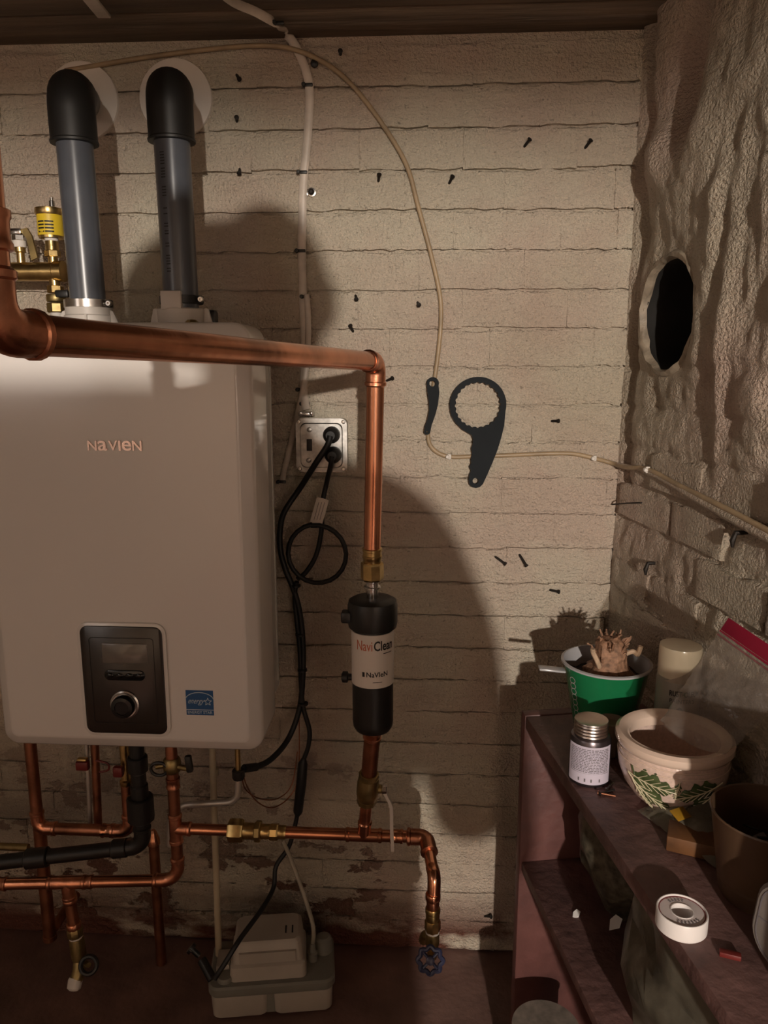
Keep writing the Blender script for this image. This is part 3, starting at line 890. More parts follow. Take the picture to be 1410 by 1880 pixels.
# automatic air vent
av = thing('air_vent', 'brass automatic air vent with a yellow warning label', 'air vent', (vx.x, MY, zm+0.056))
at = W(93, 437, MY).z; ab = at
MB().lathe((vx.x, MY, zm+0.054), UP, [(0.012, 0), (0.0125, 0.012), (0.010, 0.014)], 18).build('thread_tape', M['ptfe'], av)
z0 = zm + 0.068
yl0, yl1 = W(93, 434, MY).z, W(93, 396, MY).z
MB().lathe((vx.x, MY, z0), UP, [(0.010, 0), (0.022, yl0-z0-0.004), (0.0225, yl0-z0)], 26).build('base', M['brass'], av)
lb_ = MB().lathe((vx.x, MY, yl0), UP, [(0.0232, 0), (0.0232, yl1-yl0)], 28).build('yellow_label', M['yellow'], av)
tm = MB()
for q in range(4):
    zz = yl0 + (yl1-yl0)*(0.12+0.16*q)
    for s_, w_ in ((-0.35, 0.014), (0.35, 0.016)):
        r = 0.0234
        tm.add([V((vx.x + r*math.sin(t), MY - r*math.cos(t), z_)) for t, z_ in [(s_-w_/r/2+w_/r*k/5, zz) for k in range(6)] + [(s_+w_/r/2-w_/r*k/5, zz+0.0028) for k in range(6)]], [tuple(range(12))])
tm.build('label_lines', M['ink'], lb_, smooth=False)
MB().lathe((vx.x, MY, yl1), UP, [(0.0245, 0), (0.0262, 0.004), (0.0255, 0.012), (0.018, 0.014)], 28).build('lid', M['brass'], av)
MB().lathe((vx.x+0.008, MY-0.004, yl1+0.013), UP, [(0.0055, 0), (0.005, 0.012), (0.003, 0.013), (0.003, 0.018)], 14).build('valve_stem', M['steel'], av)
# relief valve at the left
rv_ = W(38, 470, MY)
rl = thing('relief_valve', 'brass relief valve with a dark lever at the left edge', 'valve', (rv_.x, MY, zm+0.016))
MB().lathe((rv_.x, MY, zm+0.014), UP, [(0.0075, 0), (0.0075, 0.02), (0.010, 0.022), (0.010, 0.03)], 14).build('stem', M['brass'], rl)
MB().lathe((rv_.x, MY, zm+0.044), UP, [(0.012, 0), (0.012, 0.012)], 16).build('thread_tape', M['ptfe'], rl)
hexnut(rl, (rv_.x, MY, zm+0.056), UP, 0.013, 0.01, M['steel'])
MB().box((rv_.x-0.003, MY, zm+0.072), (0.022, 0.016, 0.012), bev=0.003).build('cap', M['steel'], rl)
MB().plate([[(0, 0), (0.014, 0.004), (0.022, -0.01), (0.03, -0.05), (0.018, -0.055), (0.012, -0.015)]], V((rv_.x+0.004, MY-0.004, zm+0.075)), ex, ey, V((0, 1, 0)), 0.006).build('lever', M['brass_dull'], rl)

# ---------------------------------------------------------------- supply pipe that crosses in front of the boiler
R1 = 0.0143
A0 = W(130, 620, 0.5546); A1 = W(690, 664, 1.223)
dirA = (A1-A0).normalized()
lo_, hi_ = -0.5, 0.0
for _ in range(50):
    md = (lo_+hi_)/2
    if proj(A0 + dirA*md)[0] < -14: lo_ = md
    else: hi_ = md
E1 = A0 + dirA*hi_
E2 = A1
F_top = W(683, 1018, 1.238)
sp = thing('supply_pipe', 'thick copper pipe crossing in front of the boiler and dropping to the filter', 'pipe', F_top)
pipe_run(sp, [V((E1.x, E1.y, CEIL_Z - 0.005)), E1, E2, F_top], R1, M['copper'], M['copper_fit'], er=0.021)
# long near elbow with an extra slip coupling above it
coupling(sp, E1 + UP*0.062, UP, R1, M['copper_fit'], 0.026)
d2 = (F_top-E2).normalized()
# brass union on the filter
un = thing('brass_union', 'brass union joining the copper pipe to the black filter', 'union', F_top + V((0, 0, -0.06)))
FC = W(684, 1098, 1.245)          # top centre of the filter cap
du = (FC - F_top).normalized(); Lu = (FC-F_top).length
MB().lathe(F_top + d2*-0.012, du, [(0.0150, 0), (0.0168, 0.001), (0.0168, 0.005), (0.0158, 0.006), (0.0158, 0.012), (0.0168, 0.013), (0.0168, 0.017), (0.0155, 0.019), (0.0155, 0.026)], 22).build('sweat_adapter', M['brass'], un)
hexnut(un, F_top + du*0.013, du, 0.0195, Lu*0.40, M['brass'], sides=8)
MB().lathe(F_top + du*(0.012+Lu*0.40), du, [(0.013, 0), (0.013, 0.004), (0.0105, 0.006), (0.0105, 0.012), (0.014, 0.013), (0.014, 0.016), (0.010, 0.018), (0.010, Lu*0.62)], 22).build('tailpiece', M['steel'], un)

# ---------------------------------------------------------------- magnetic filter
fil = thing('magnetic_filter', 'black cylindrical water filter with a white printed label', 'filter', FC)
CTOP = FC.z; fx, fy = FC.x, FC.y
def zat(y, Y=1.25): return W(686, y, Y).z
rcap = S(46, FC); rbod = S(37.5, V((fx, fy, zat(1240))))
zc1 = zat(1143); zl0 = zat(1247); zl1 = zat(1152); zb = zat(1334)
ax_top = V((fx, fy, 0))
MB().lathe((fx, fy, zc1), UP, [(rbod*1.02, -0.006), (rcap*0.96, -0.004), (rcap, 0.004), (rcap, (CTOP-zc1)*0.72), (rcap*0.95, (CTOP-zc1)*0.92), (rcap*0.8, CTOP-zc1), (0.02, CTOP-zc1+0.001)], 44).build('cap', M['black'], fil)
MB().box((fx - rcap*1.02, fy - 0.012, zc1+0.016), (0.018, 0.022, 0.020), bev=0.004).build('cap_lug', M['black'], fil)
MB().lathe((fx, fy, zb), UP, [(0.012, -0.002), (rbod*0.86, 0.0), (rbod*0.97, 0.007), (rbod, 0.016), (rbod, zc1-zb+0.002)], 44).build('canister', M['black'], fil)
fl_ = MB().lathe((fx, fy, zl0), UP, [(rbod, 0), (rbod+0.0012, 0.0003), (rbod+0.0012, zl1-zl0-0.0003), (rbod, zl1-zl0)], 56).build('paper_label', M['label'], fil)
fl_['label'] = 'white wrap-around label with lettering'
a0 = math.atan2(fx, fy) ; rl_ = rbod+0.0016
am = math.atan2(-(0-fx), fy)*-1 + 0.10
lh = zl1-zl0
t1 = MB(); text_round(t1, 'Navi', (fx, fy), zl0 + lh*0.71, rl_, am - 0.50, rbod*0.80, lh*0.185, bold=0.004)
t1.build('orange_lettering', M['redprint'], fl_, smooth=False)
t2 = MB(); text_round(t2, 'Clean', (fx, fy), zl0 + lh*0.71, rl_, am + 0.46, rbod*1.06, lh*0.185, bold=0.022)
t2.build('dark_lettering', M['ink'], fl_, smooth=False)
t2 = MB(); text_round(t2, 'NaVIeN', (fx, fy), zl0 + lh*0.22, rl_, am + 0.12, rbod*1.08, lh*0.095, bold=0.02)
t2.build('maker_lettering', M['ink'], fl_, smooth=False)
def bar_round(mb, ctr, z0, z1, r, ta, tb, n=6):
    mb.add([V((ctr[0]+r*math.sin(ta+(tb-ta)*k/n), ctr[1]-r*math.cos(ta+(tb-ta)*k/n), z0)) for k in range(n+1)] + [V((ctr[0]+r*math.sin(tb-(tb-ta)*k/n), ctr[1]-r*math.cos(tb-(tb-ta)*k/n), z1)) for k in range(n+1)], [tuple(range(2*n+2))])
for nm_, za_, zb2, ta_, tb_ in (('small_print', 0.645, 0.660, 0.40, 0.92), ('small_print', 0.115, 0.127, -0.1, 0.34), ('maker_mark', 0.22, 0.31, -0.60, -0.48)):
    t2 = MB(); bar_round(t2, (fx, fy), zl0+lh*za_, zl0+lh*zb2, rl_, am+ta_, am+tb_); t2.build(nm_, M['ink'], fl_, smooth=False)

dk = W(641, 1243, 1.245)
dv_ = MB().lathe((fx - rbod*0.8, fy, dk.z), LF, [(0.006, 0), (0.006, 0.014), (0.010, 0.016), (0.010, 0.024), (0.006, 0.026)], 14).build('bleed_knob', M['black'], fil)

# ---------------------------------------------------------------- return line below the filter
R2 = 0.0111
RY = 1.30
TEE = W(668, 1533, RY)
f_bot = V((fx, fy, zb))
rz_ = TEE.z
UL = W(522, 1541, RY); EL = W(783, 1530, RY)
UL.z = EL.z = rz_; UL.y = EL.y = RY
rt = thing('return_pipe', 'copper pipe run along the wall below the filter, ending in a downturned elbow', 'pipe', (TEE.x, RY, rz_))
d3 = (TEE - f_bot).normalized()
bv0, bv1 = f_bot + d3*((TEE-f_bot).length*0.40), f_bot + d3*((TEE-f_bot).length*0.68)
tube_part(rt, [f_bot + d3*0.004, bv0 + d3*0.004], R1, M['copper_dull'])
MB().lathe(f_bot - d3*0.004, d3, [(0.010, 0), (0.0148, 0.004), (0.0165, 0.007), (0.0165, 0.012), (0.0152, 0.014), (0.0152, 0.022), (0.0165, 0.023), (0.0165, 0.026), (0.0145, 0.028)], 20).build('sweat_adapter', M['copper_fit'], rt)
tube_part(rt, [bv1 - d3*0.004, TEE], R2*1.02, M['copper_fit'], 'riser')
tee_fit(rt, TEE, RT, -d3, R2, M['copper'], 0.034)
coupling(rt, TEE + RT*0.062, RT, R2, M['copper'], 0.026)
drop = W(797, 1612, 1.215); drop2 = W(796, 1642, 1.205)
tube_part(rt, [UL, EL - RT*0.01], R2, M['copper'])
EL2 = EL
elbow_fit(rt, UL, EL2, drop, R2, M['copper_fit'], 0.017, sock=0.022, fat=1.35)
tube_part(rt, [EL2 + (drop-EL2).normalized()*0.02, drop], R2, M['copper'], 'drop')
bend = MB().tube(spline([EL2 + (drop-EL2)*0.75, drop, drop2 + V((0, 0, -0.012))], 6), R2*1.08, 18).build('street_elbow', M['copper'], rt)
# brass ball valve
bv = thing('ball_valve', 'brass ball valve with a steel lever hanging beside it', 'valve', bv1)
Lb = (bv1-bv0).length
MB().lathe(bv0, d3, [(0.0165, 0), (0.0165, 0.01), (0.0185, 0.011), (0.0205, Lb*0.35), (0.0205, Lb*0.65), (0.0185, Lb-0.012), (0.0165, Lb-0.01), (0.0165, Lb)], 22).build('body', M['brass_dull'], bv)
hexnut(bv, bv0 + d3*0.0, d3, 0.0185, 0.011, M['brass_dull'], sides=8)
hexnut(bv, bv1 - d3*0.011, d3, 0.0185, 0.011, M['brass_dull'], sides=8)
vm = (bv0+bv1)/2 + d3*0.002
MB().lathe(vm + RT*0.016, RT, [(0.008, 0), (0.008, 0.009), (0.006, 0.010), (0.006, 0.016)], 14).build('stem', M['brass_dull'], bv)
hexnut(bv, vm + RT*0.026 , RT, 0.0085, 0.009, M['steel'])
lv = [vm + RT*0.032 + UP*0.008, vm + RT*0.033 + UP*-0.01, vm + RT*0.043 + UP*-0.035, vm + RT*0.044 + UP*-0.075, vm + RT*0.046 + UP*-0.125]
lm = MB()
rgs = []
for p in spline(lv, 5):
    rgs.append([p + V((a, b, 0)) for a, b in ((-0.0030, -0.004), (0.0030, -0.004), (0.0030, 0.004), (-0.0030, 0.004))])
M['lever'] = mat('grey_steel_lever', (0.55, 0.51, 0.46), 0.4, 0.6)
lm.layers(rgs).build('lever', M['lever_w'], bv)
# brass union on the return
bu = thing('return_union', 'brass union with a large hexagon nut on the copper return pipe', 'union', UL)
ux0 = W(421, 1545, RY).x; ux = lambda px: W(px, 1545, RY).x
def yring(x0, x1, r, name, m, sides=22):
    return MB().lathe((ux(x0), RY, rz_), RT, [(r*0.92, 0), (r, (ux(x1)-ux(x0))*0.15), (r, (ux(x1)-ux(x0))*0.85), (r*0.92, ux(x1)-ux(x0))], sides).build(name, m, bu, ang=25 if sides < 10 else 38)
yring(421, 448, 0.0215, 'hex_nut', M['brass'], 6)
yring(446, 470, 0.0155, 'sleeve', M['brass'])
yring(469, 480, 0.020, 'hex_nut', M['brass_dull'], 8)
yring(479, 498, 0.0140, 'sleeve', M['brass'])
yring(496, 512, 0.0160, 'hex_nut', M['brass'], 8)
yring(510, 526, 0.0130, 'sweat_adapter', M['brass'])
# drain valve with blue wheel
dvz = drop2.z
dr = thing('drain_valve', 'brass drain valve with a small blue wheel handle under the elbow', 'valve', drop2)
dx, dy = drop2.x - 0.001, drop2.y
zv = lambda y: W(795, y, dy).z
def stack(root, items, m0):
    for (y0, y1, r, nm, m, sides) in items:
        MB().lathe((dx, dy, zv(y1)), UP, [(r*0.9, 0), (r, (zv(y0)-zv(y1))*0.15), (r, (zv(y0)-zv(y1))*0.85), (r*0.92, zv(y0)-zv(y1))], sides).build(nm, m, root, ang=25 if sides < 10 else 38)
stack(dr, [(1640, 1652, 0.0135, 'lip', M['copper'], 20), (1650, 1668, 0.0115, 'socket', M['copper_fit'], 20), (1666, 1676, 0.0135, 'lip', M['brass'], 20), (1674, 1690, 0.0125, 'adapter', M['brass'], 20),
           (1688, 1708, 0.0145, 'hex_nut', M['brass'], 8), (1706, 1712, 0.0125, 'thread_tape', M['ptfe'], 20), (1710, 1735, 0.0125, 'body', M['brass_dull'], 20), (1733, 1758, 0.009, 'bonnet', M['brass'], 12)], None)
wc = W(790, 1763, dy - 0.035)
wd_ = (CAMP - wc).normalized(); wd_ = V((0.0, -0.86, 0.35)).normalized()
MB().tube([V((dx, dy, zv(1745))), wc], 0.0045, 10).build('spindle', M['brass'], dr)
a_, b_, c_ = frame_of(wd_)
wh = MB()
wr = []
for k in range(48):
    t = 2*PI*k/48
    wr.append(wc + (a_*math.cos(t) + b_*math.sin(t))*(0.0205 + 0.0022*math.cos(8*t)))
wr.append(wr[0]); wr.append(wr[1])
wh.tube(wr, 0.0042, 8, cap=False)
wheel = wh.build('hand_wheel', M['bluewheel'], dr)
for k in range(4):
    t = PI/4 + k*PI/2
    MB().tube([wc, wc + (a_*math.cos(t) + b_*math.sin(t))*0.018], 0.0028, 8).build('spoke', M['bluewheel'], wheel)
MB().lathe(wc - wd_*0.004, wd_, [(0.0075, 0), (0.0075, 0.008), (0.004, 0.01)], 14).build('hub', M['bluewheel'], wheel)
hb = drop2 + V((0.0, 0.0, 0))
sp_ = V((dx, dy, zv(1722)))
MB().tube(spline([sp_, sp_ + V((-0.012, 0.02, -0.012)), sp_ + V((-0.016, 0.035, -0.035))], 5), 0.009, 14).build('spout', M['brass_dull'], dr)

# ---------------------------------------------------------------- pipework under the boiler
bz = BZ0
def port(px, py, Y): 
    p = W(px, py, Y); return V((p.x, Y, BZ0 + 0.004))
# hot outlet: straight down, tee into the return run, elbow to the left run
P3 = W(324, 1545, RY); P3 = V((P3.x, RY, rz_))
ho = thing('outlet_pipe', 'copper outlet pipe dropping from the boiler to the tee and the lower left run', 'pipe', P3)
L2 = W(326, 1603, RY)
Lz = W(272, 1613, RY).z
LE = V((P3.x, RY, Lz)); LL = W(-60, 1650, 1.262); LL.z = Lz; LL = LE + (LL-LE)*((-1.49-LE.x)/(LL.x-LE.x))
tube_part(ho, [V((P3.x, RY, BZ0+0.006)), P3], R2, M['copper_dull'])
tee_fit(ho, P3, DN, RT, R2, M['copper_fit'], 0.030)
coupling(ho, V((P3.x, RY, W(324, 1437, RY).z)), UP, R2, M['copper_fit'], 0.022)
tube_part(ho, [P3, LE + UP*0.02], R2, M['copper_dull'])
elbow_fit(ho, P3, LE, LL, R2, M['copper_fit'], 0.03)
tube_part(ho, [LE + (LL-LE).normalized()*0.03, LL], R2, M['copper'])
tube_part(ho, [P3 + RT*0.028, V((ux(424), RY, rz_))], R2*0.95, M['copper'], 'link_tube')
TL = W(124, 1628, 1.28); TL = LE + (LL-LE)*((TL.x-LE.x)/(LL.x-LE.x))
tee_fit(ho, TL, LL-LE, V((0.06, 0, -1)), R2, M['copper_fit'], 0.036)
tc = LE + (LL-LE)*((W(160, 1625, 1.28).x-LE.x)/(LL.x-LE.x))
coupling(ho, tc, LL-LE, R2, M['copper_fit'], 0.02)
coupling(ho, LE + (LL-LE)*((W(6, 1640, 1.27).x-LE.x)/(LL.x-LE.x)), LL-LE, R2, M['copper_fit'], 0.02)
# isolating lever cluster on the outlet
iv = thing('isolation_valve', 'brass isolation valve with black levers on the boiler outlet pipe', 'valve', (P3.x, RY, W(324, 1410, RY).z))
zi = W(324, 1405, RY).z
MB().lathe((P3.x, RY, zi-0.014), UP, [(0.0125, 0), (0.016, 0.004), (0.017, 0.014), (0.016, 0.026), (0.0125, 0.03)], 18).build('body', M['brass_dull'], iv)
MB().tube([V((P3.x-0.012, RY, zi)), V((P3.x-0.03, RY-0.006, zi))], 0.006, 10).build('stem', M['brass_dull'], iv)
lp = W(292, 1412, RY-0.012)
MB().tube([lp + V((0.016*math.cos(t), 0, 0.013*math.sin(t))) for t in [2*PI*k/20 for k in range(22)]], 0.0032, 8, cap=False).build('wheel_lever', M['black'], iv)
bl = W(347, 1402, RY-0.012)
MB().tube([V((P3.x+0.010, RY-0.004, zi)), V((bl.x, bl.y, zi))], 0.0055, 10).build('lever_stem', M['brass_dull'], iv)
MB().box(bl, (0.013, 0.012, 0.034), Matrix.Rotation(-0.1, 3, 'Y'), bev=0.004).build('lever', M['black'], iv)
# drain cock on the left run
dl = thing('drain_cock', 'corroded brass drain cock with a white crusted spout, low at the left', 'valve', TL + DN*0.05)
q0 = TL + V((0.002, 0, -0.034)); q1 = W(146, 1760, 1.275)
dd = (q1-q0).normalized(); ql = (q1-q0).length
MB().tube([q0, q0 + dd*ql*0.42], R2, 16).build('tube', M['copper_dull'], dl)
for (a, b, r, nm, m, sd_) in ((0.0, 0.08, 0.0135, 'lip', M['copper_fit'], 18), (0.40, 0.50, 0.0140, 'lip', M['copper_fit'], 18), (0.48, 0.62, 0.0155, 'hex_nut', M['brass_dull'], 8), (0.61, 0.66, 0.0125, 'thread_tape', M['ptfe'], 18), (0.65, 1.0, 0.0145, 'body', M['brass_dull'], 18)):
    MB().lathe(q0 + dd*ql*a, dd, [(r*0.92, 0), (r, ql*(b-a)*0.15), (r, ql*(b-a)*0.85), (r*0.92, ql*(b-a))], sd_).build(nm, m, dl)
hw = W(163, 1772, 1.25)
MB().tube([q1, hw], 0.005, 10).build('spindle', M['brass_dull'], dl)
MB().tube([hw + V((0.016*math.cos(t), 0.008*math.sin(t), 0.013*math.sin(t))) for t in [2*PI*k/20 for k in range(22)]], 0.0045, 8, cap=False).build('hand_wheel', M['black'], dl)
sp2 = W(137, 1808, 1.25)
MB().tube(spline([q1, q1 + (sp2-q1)*0.5 + V((0.003, 0, 0)), sp2], 4), [0.012]*4 + [0.0125]*5, 14).build('spout', M['brass_dull'], dl)
MB().lathe(sp2, (sp2-q1), [(0.0125, -0.012), (0.014, -0.008), (0.013, 0.006), (0.008, 0.010)], 12).build('crust', M['ptfe'], dl)

# upper left loop
g1 = port(58, 1392, 1.36); g1b = W(64, 1520, 1.36); g2 = W(238, 1518, 1.36); g2.z = g1b.z; g1b.x = g1.x
gl = thing('inlet_pipe', 'copper pipe loop turning from the boiler underside beneath the black drain', 'pipe', g1b)
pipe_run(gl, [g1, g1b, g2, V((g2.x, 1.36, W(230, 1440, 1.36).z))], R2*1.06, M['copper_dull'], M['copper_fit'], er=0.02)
coupling(gl, g2 + LF*0.046, RT, R2*1.06, M['copper'], 0.024)
rvz = W(230, 1410, 1.36).z
rv2 = thing('red_handle_valve', 'small brass valve with a red handle half hidden by the black drain', 'valve', (g2.x, 1.36, rvz))
MB().lathe((g2.x, 1.36, W(230, 1442, 1.36).z), UP, [(0.010, 0), (0.013, 0.004), (0.013, 0.012), (0.009, 0.015), (0.009, BZ0 - W(230, 1442, 1.36).z)], 14).build('body', M['brass'], rv2)
MB().box((g2.x-0.006, 1.34, rvz+0.004), (0.02, 0.014, 0.022), bev=0.004).build('handle', M['red'], rv2)
# twin thin tubes with a red clip
tt = thing('gas_tube', 'slim copper tube with a red valve handle at the boiler underside', 'pipe', W(172, 1520, 1.40))
for px, pb, m in ((178, 1528, M['copper_dull']), (163, 1515, M['lever'])):
    a = port(px, 1392, 1.40); b = W(px+3, pb, 1.40)
    MB().tube([a, b], 0.0085 if px == 178 else 0.0045, 14).build('tube', m, tt)
rc = W(152, 1405, 1.385)
MB().box(rc, (0.026, 0.014, 0.019), bev=0.003).build('handle', M['red'], tt)
MB().box(rc + UP*0.013, (0.02, 0.012, 0.006), bev=0.002).build('valve_body', M['brass'], tt)
rw = W(187, 1408, 1.385)
MB().tube(spline([rw + V((-0.012, 0, 0.014)), rw + V((0.012, 0, 0.008)), rw + V((0.013, 0, -0.006)), rw + V((-0.006, 0, -0.012))], 5), 0.0022, 8).build('red_lead', M['red'], tt)

# black condensate drain
KR = 0.0145
k1 = port(252, 1392, RY+0.03); KY = RY+0.03
k2 = W(250, 1552, KY); k2.x = k1.x
k3 = W(-60, 1590, KY - 0.04); k3 = k2 + (k3-k2)*((-1.49-k2.x)/(k3.x-k2.x))
bk = thing('condensate_drain', 'black plastic drain pipe elbowing from the boiler off to the left', 'pipe', k2)
pipe_run(bk, [k1, k2, k3], KR, M['black'], M['black'], er=0.026)
dk_ = (k3-k2).normalized()
for y0, y1, r in ((1388, 1416, 0.0195), (1462, 1505, 0.0258), (1440, 1464, 0.0170)):
    za, zb_ = W(252, y1, KY).z, W(252, y0, KY).z
    MB().lathe((k1.x, KY, za), UP, [(r*0.9, 0), (r, 0.002), (r, zb_-za-0.002), (r*0.9, zb_-za)], 20 if y0 != 1462 else 12).build('union_nut' if y0 == 1462 else 'coupling', M['black'], bk)
for pxc, ln, r in ((70, 0.044, 0.0195), (215, 0.03, 0.0185)):
    t = (W(pxc, 1570, KY-0.02).x - k2.x)/dk_.x
    c = k2 + dk_*t
    MB().lathe(c - dk_*ln/2, dk_, [(r*0.9, 0), (r, 0.002), (r, ln-0.002), (r*0.9, ln)], 22).build('coupling', M['black'], bk)
for yw in (1418, 1460):
    zz = W(252, yw, KY).z
    MB().lathe((k1.x, KY, zz), UP, [(KR*1.0, 0), (KR*1.07, 0.0008), (KR*1.07, 0.003), (KR, 0.004)], 20).build('cement_ring', M['greyink'], bk)

# old floor pipes and the stub behind
o1 = W(78, 1560, 1.45); o2 = W(92, 1722, 1.45)
op = thing('old_stub_pipe', 'dull brown copper stub pipe low at the left behind the black drain', 'pipe', o2)
tube_part(op, [V((o2.x, 1.45, o1.z+0.06)), V((o2.x, 1.45, o2.z))], 0.0135, M['copper_dull'])
MB().lathe((o2.x, 1.45, o2.z-0.004), UP, [(0.011, 0), (0.015, 0.002), (0.015, 0.012), (0.0136, 0.013)], 18).build('cap', M['copper_dull'], op)
tube_part(op, [V((o2.x, 1.45, o2.z+0.01)), V((o2.x, WALL_Y+0.01, o2.z+0.01))], 0.011, M['copper_dull'], 'wall_tail')
v1 = W(281, 1528, 1.50)
vp = thing('floor_pipe', 'dark copper pipe with a tapered cap standing up from the floor', 'pipe', (v1.x, 1.50, 0.0))
tube_part(vp, [V((v1.x, 1.50, 0.0)), V((v1.x, 1.50, v1.z-0.015))], 0.0115, M['copper_dull'])
MB().lathe((v1.x, 1.50, v1.z-0.03), UP, [(0.0118, 0), (0.0138, 0.001), (0.0138, 0.012), (0.0128, 0.015), (0.008, 0.03), (0.004, 0.036)], 18).build('reducer_cap', M['copper'], vp)
bh_ = W(0, 1557, 1.44); bh2 = W(52, 1556, 1.44)
one(MB().tube([V((-1.495, bh2.y, bh2.z)), bh2], 0.008, 14), 'brass_stub', M['brass_dull'], 'short brass tube at the left edge above the black drain', 'pipe', bh2)
# bent bright tube to the junction fitting
j0 = W(438, 1428, 1.36); j1 = W(436, 1472, 1.36); j2 = W(338, 1478, 1.36); j3 = W(312, 1500, 1.36); j4 = W(312, 1552, 1.36)
bt = thing('bent_tube', 'bright bent copper tube curving from a black fitting under the boiler', 'pipe', j1)
MB().tube(fillet([j0, j1, j2, j3, j4], 0.024, 9), 0.0065, 14).build('tube', M['lever'], bt)
MB().lathe(j0 - UP*0.002, UP, [(0.011, 0), (0.0125, 0.003), (0.0125, 0.018), (0.010, 0.02)], 10).build('compression_nut', M['black'], bt)
MB().lathe(j0 + UP*0.018, UP, [(0.0055, 0), (0.0055, BZ0 - j0.z - 0.01)], 12).build('tail', M['brass'], bt)
# cream plastic pipe
c1 = W(392, 1392, 1.46); c2 = W(402, 1762, 1.44)
cpv = thing('cream_drain_pipe', 'slim cream plastic pipe dropping from the boiler to the floor pump', 'pipe', c2)
tube_part(cpv, [V((c1.x, c1.y, BZ0+0.02)), c2], 0.0072, M['cpvc'], 'tube', 16)
MB().lathe(W(393, 1410, 1.46), DN, [(0.0075, 0), (0.0095, 0.001), (0.0095, 0.016), (0.0075, 0.018)], 16).build('socket', M['cpvc'], cpv)

# ---------------------------------------------------------------- condensate pump on the floor
pa = WZ(388, 1876, 0.0); pb = WZ(612, 1858, 0.0)
pd = (pb-pa); pl = pd.length; pd.normalize(); pn = V((-pd.y, pd.x, 0))
pump = thing('condensate_pump', 'beige condensate pump with a grey lid on the floor by the wall', 'pump', pa + pd*pl/2 + pn*0.065)
Rp = Matrix((pd, pn, UP)).transposed()
pcn = pa + pd*pl/2 + pn*0.065
PH = 0.082
def lay(w, d, r, z, dx_=0, dy_=0):
    return [pcn + pd*(p[0]+dx_) + pn*(p[1]+dy_) + UP*z for p in rrect(w, d, r, 5)]
for sx, nm in ((-1, 'tank_half'), (1, 'tank_half')):
    w_ = pl*0.47 if sx < 0 else pl*0.50
    cx_ = -pl*0.5 + w_/2 if sx < 0 else pl*0.5 - w_/2
    MB().layers([lay(w_-0.012, 0.115, 0.014, 0.0, cx_), lay(w_-0.004, 0.125, 0.016, 0.006, cx_), lay(w_, 0.13, 0.016, PH-0.02, cx_)]).build(nm, M['pump'], pump)
MB().layers([lay(pl*0.2, 0.112, 0.006, 0.004, -0.004), lay(pl*0.2, 0.118, 0.006, PH-0.02, -0.004)]).build('tank_waist', M['pumplid'], pump)
MB().layers([lay(pl+0.004, 0.134, 0.02, PH-0.024), lay(pl+0.010, 0.140, 0.022, PH-0.018), lay(pl+0.010, 0.140, 0.022, PH-0.004), lay(pl+0.002, 0.132, 0.02, PH)]).build('lid', M['pumplid'], pump)
hx = -0.008
cvx = MB().layers([lay(0.162, 0.110, 0.012, PH, hx), lay(0.158, 0.104, 0.012, PH+0.030, hx), lay(0.150, 0.098, 0.012, PH+0.034, hx, 0.003), lay(0.142, 0.090, 0.014, PH+0.072, hx, 0.004), lay(0.130, 0.078, 0.014, PH+0.079, hx, 0.004)]).build('motor_cover', M['pump'], pump)
MB().layers([lay(0.120, 0.004, 0.0015, PH+0.036, hx, -0.047), lay(0.120, 0.008, 0.0035, PH+0.060, hx, -0.044)]).build('cover_ridge', M['pump'], cvx)
sl = MB()
for k in range(2):
    sl.box(pcn + pd*(hx + 0.038 + k*0.014) + pn*(-0.006) + UP*(PH+0.0792), (0.003, 0.022, 0.001), Rp)
sl.build('vent_slots', M['ink'], cvx)
MB().lathe(pcn + pd*(-pl/2+0.030) + pn*(-0.043) + UP*PH, UP, [(0.017, 0), (0.017, 0.007), (0.015, 0.010), (0.0001, 0.0105)], 24).build('plug_cap', M['pumplid'], pump)
MB().box(pcn + pd*(-pl/2+0.024) + pn*(-0.004) + UP*(PH+0.010), (0.03, 0.05, 0.02), Rp, bev=0.005).build('inlet_box', M['pump'], pump)
MB().lathe(pcn + pd*(pl/2-0.042) + pn*(-0.006) + UP*PH, UP, [(0.011, 0), (0.011, 0.018), (0.007, 0.020), (0.006, 0.04)], 16).build('outlet_barb', M['pumplid'], pump)
MB().lathe(pcn + pd*(pl/2-0.018) + pn*0.02 + UP*PH, UP, [(0.02, 0), (0.018, 0.03), (0.012, 0.035)], 16).build('check_valve', M['pumplid'], pump)
ob = pcn + pd*(pl/2-0.042) + pn*(-0.006) + UP*(PH+0.034)
one(MB().tube(spline([ob, ob + UP*0.04 + V((0.002, 0.004, 0)), W(562, 1655, 1.47), W(535, 1580, 1.5), W(520, 1545, 1.52)], 6), 0.0048, 10), 'vinyl_hose', M['vinyl'], 'clear vinyl hose rising from the floor pump along the wall', 'hose', ob)
# low red handled tap behind the pump
tp = W(378, 1775, 1.36)
tap = thing('hose_tap', 'small dark hose tap beside the floor pump', 'tap', (tp.x, tp.y, tp.z-0.03))
MB().tube([tp + V((-0.012, 0.012, 0.006)), tp + V((0.016, -0.012, -0.018))], 0.010, 12).build('body', M['black'], tap)
MB().lathe(tp + V((-0.02, 0.02, 0.008)), V((-0.6, 0.1, 0.5)), [(0.006, 0), (0.006, 0.018), (0.012, 0.019), (0.012, 0.026)], 12).build('knob', M['knob'], tap)

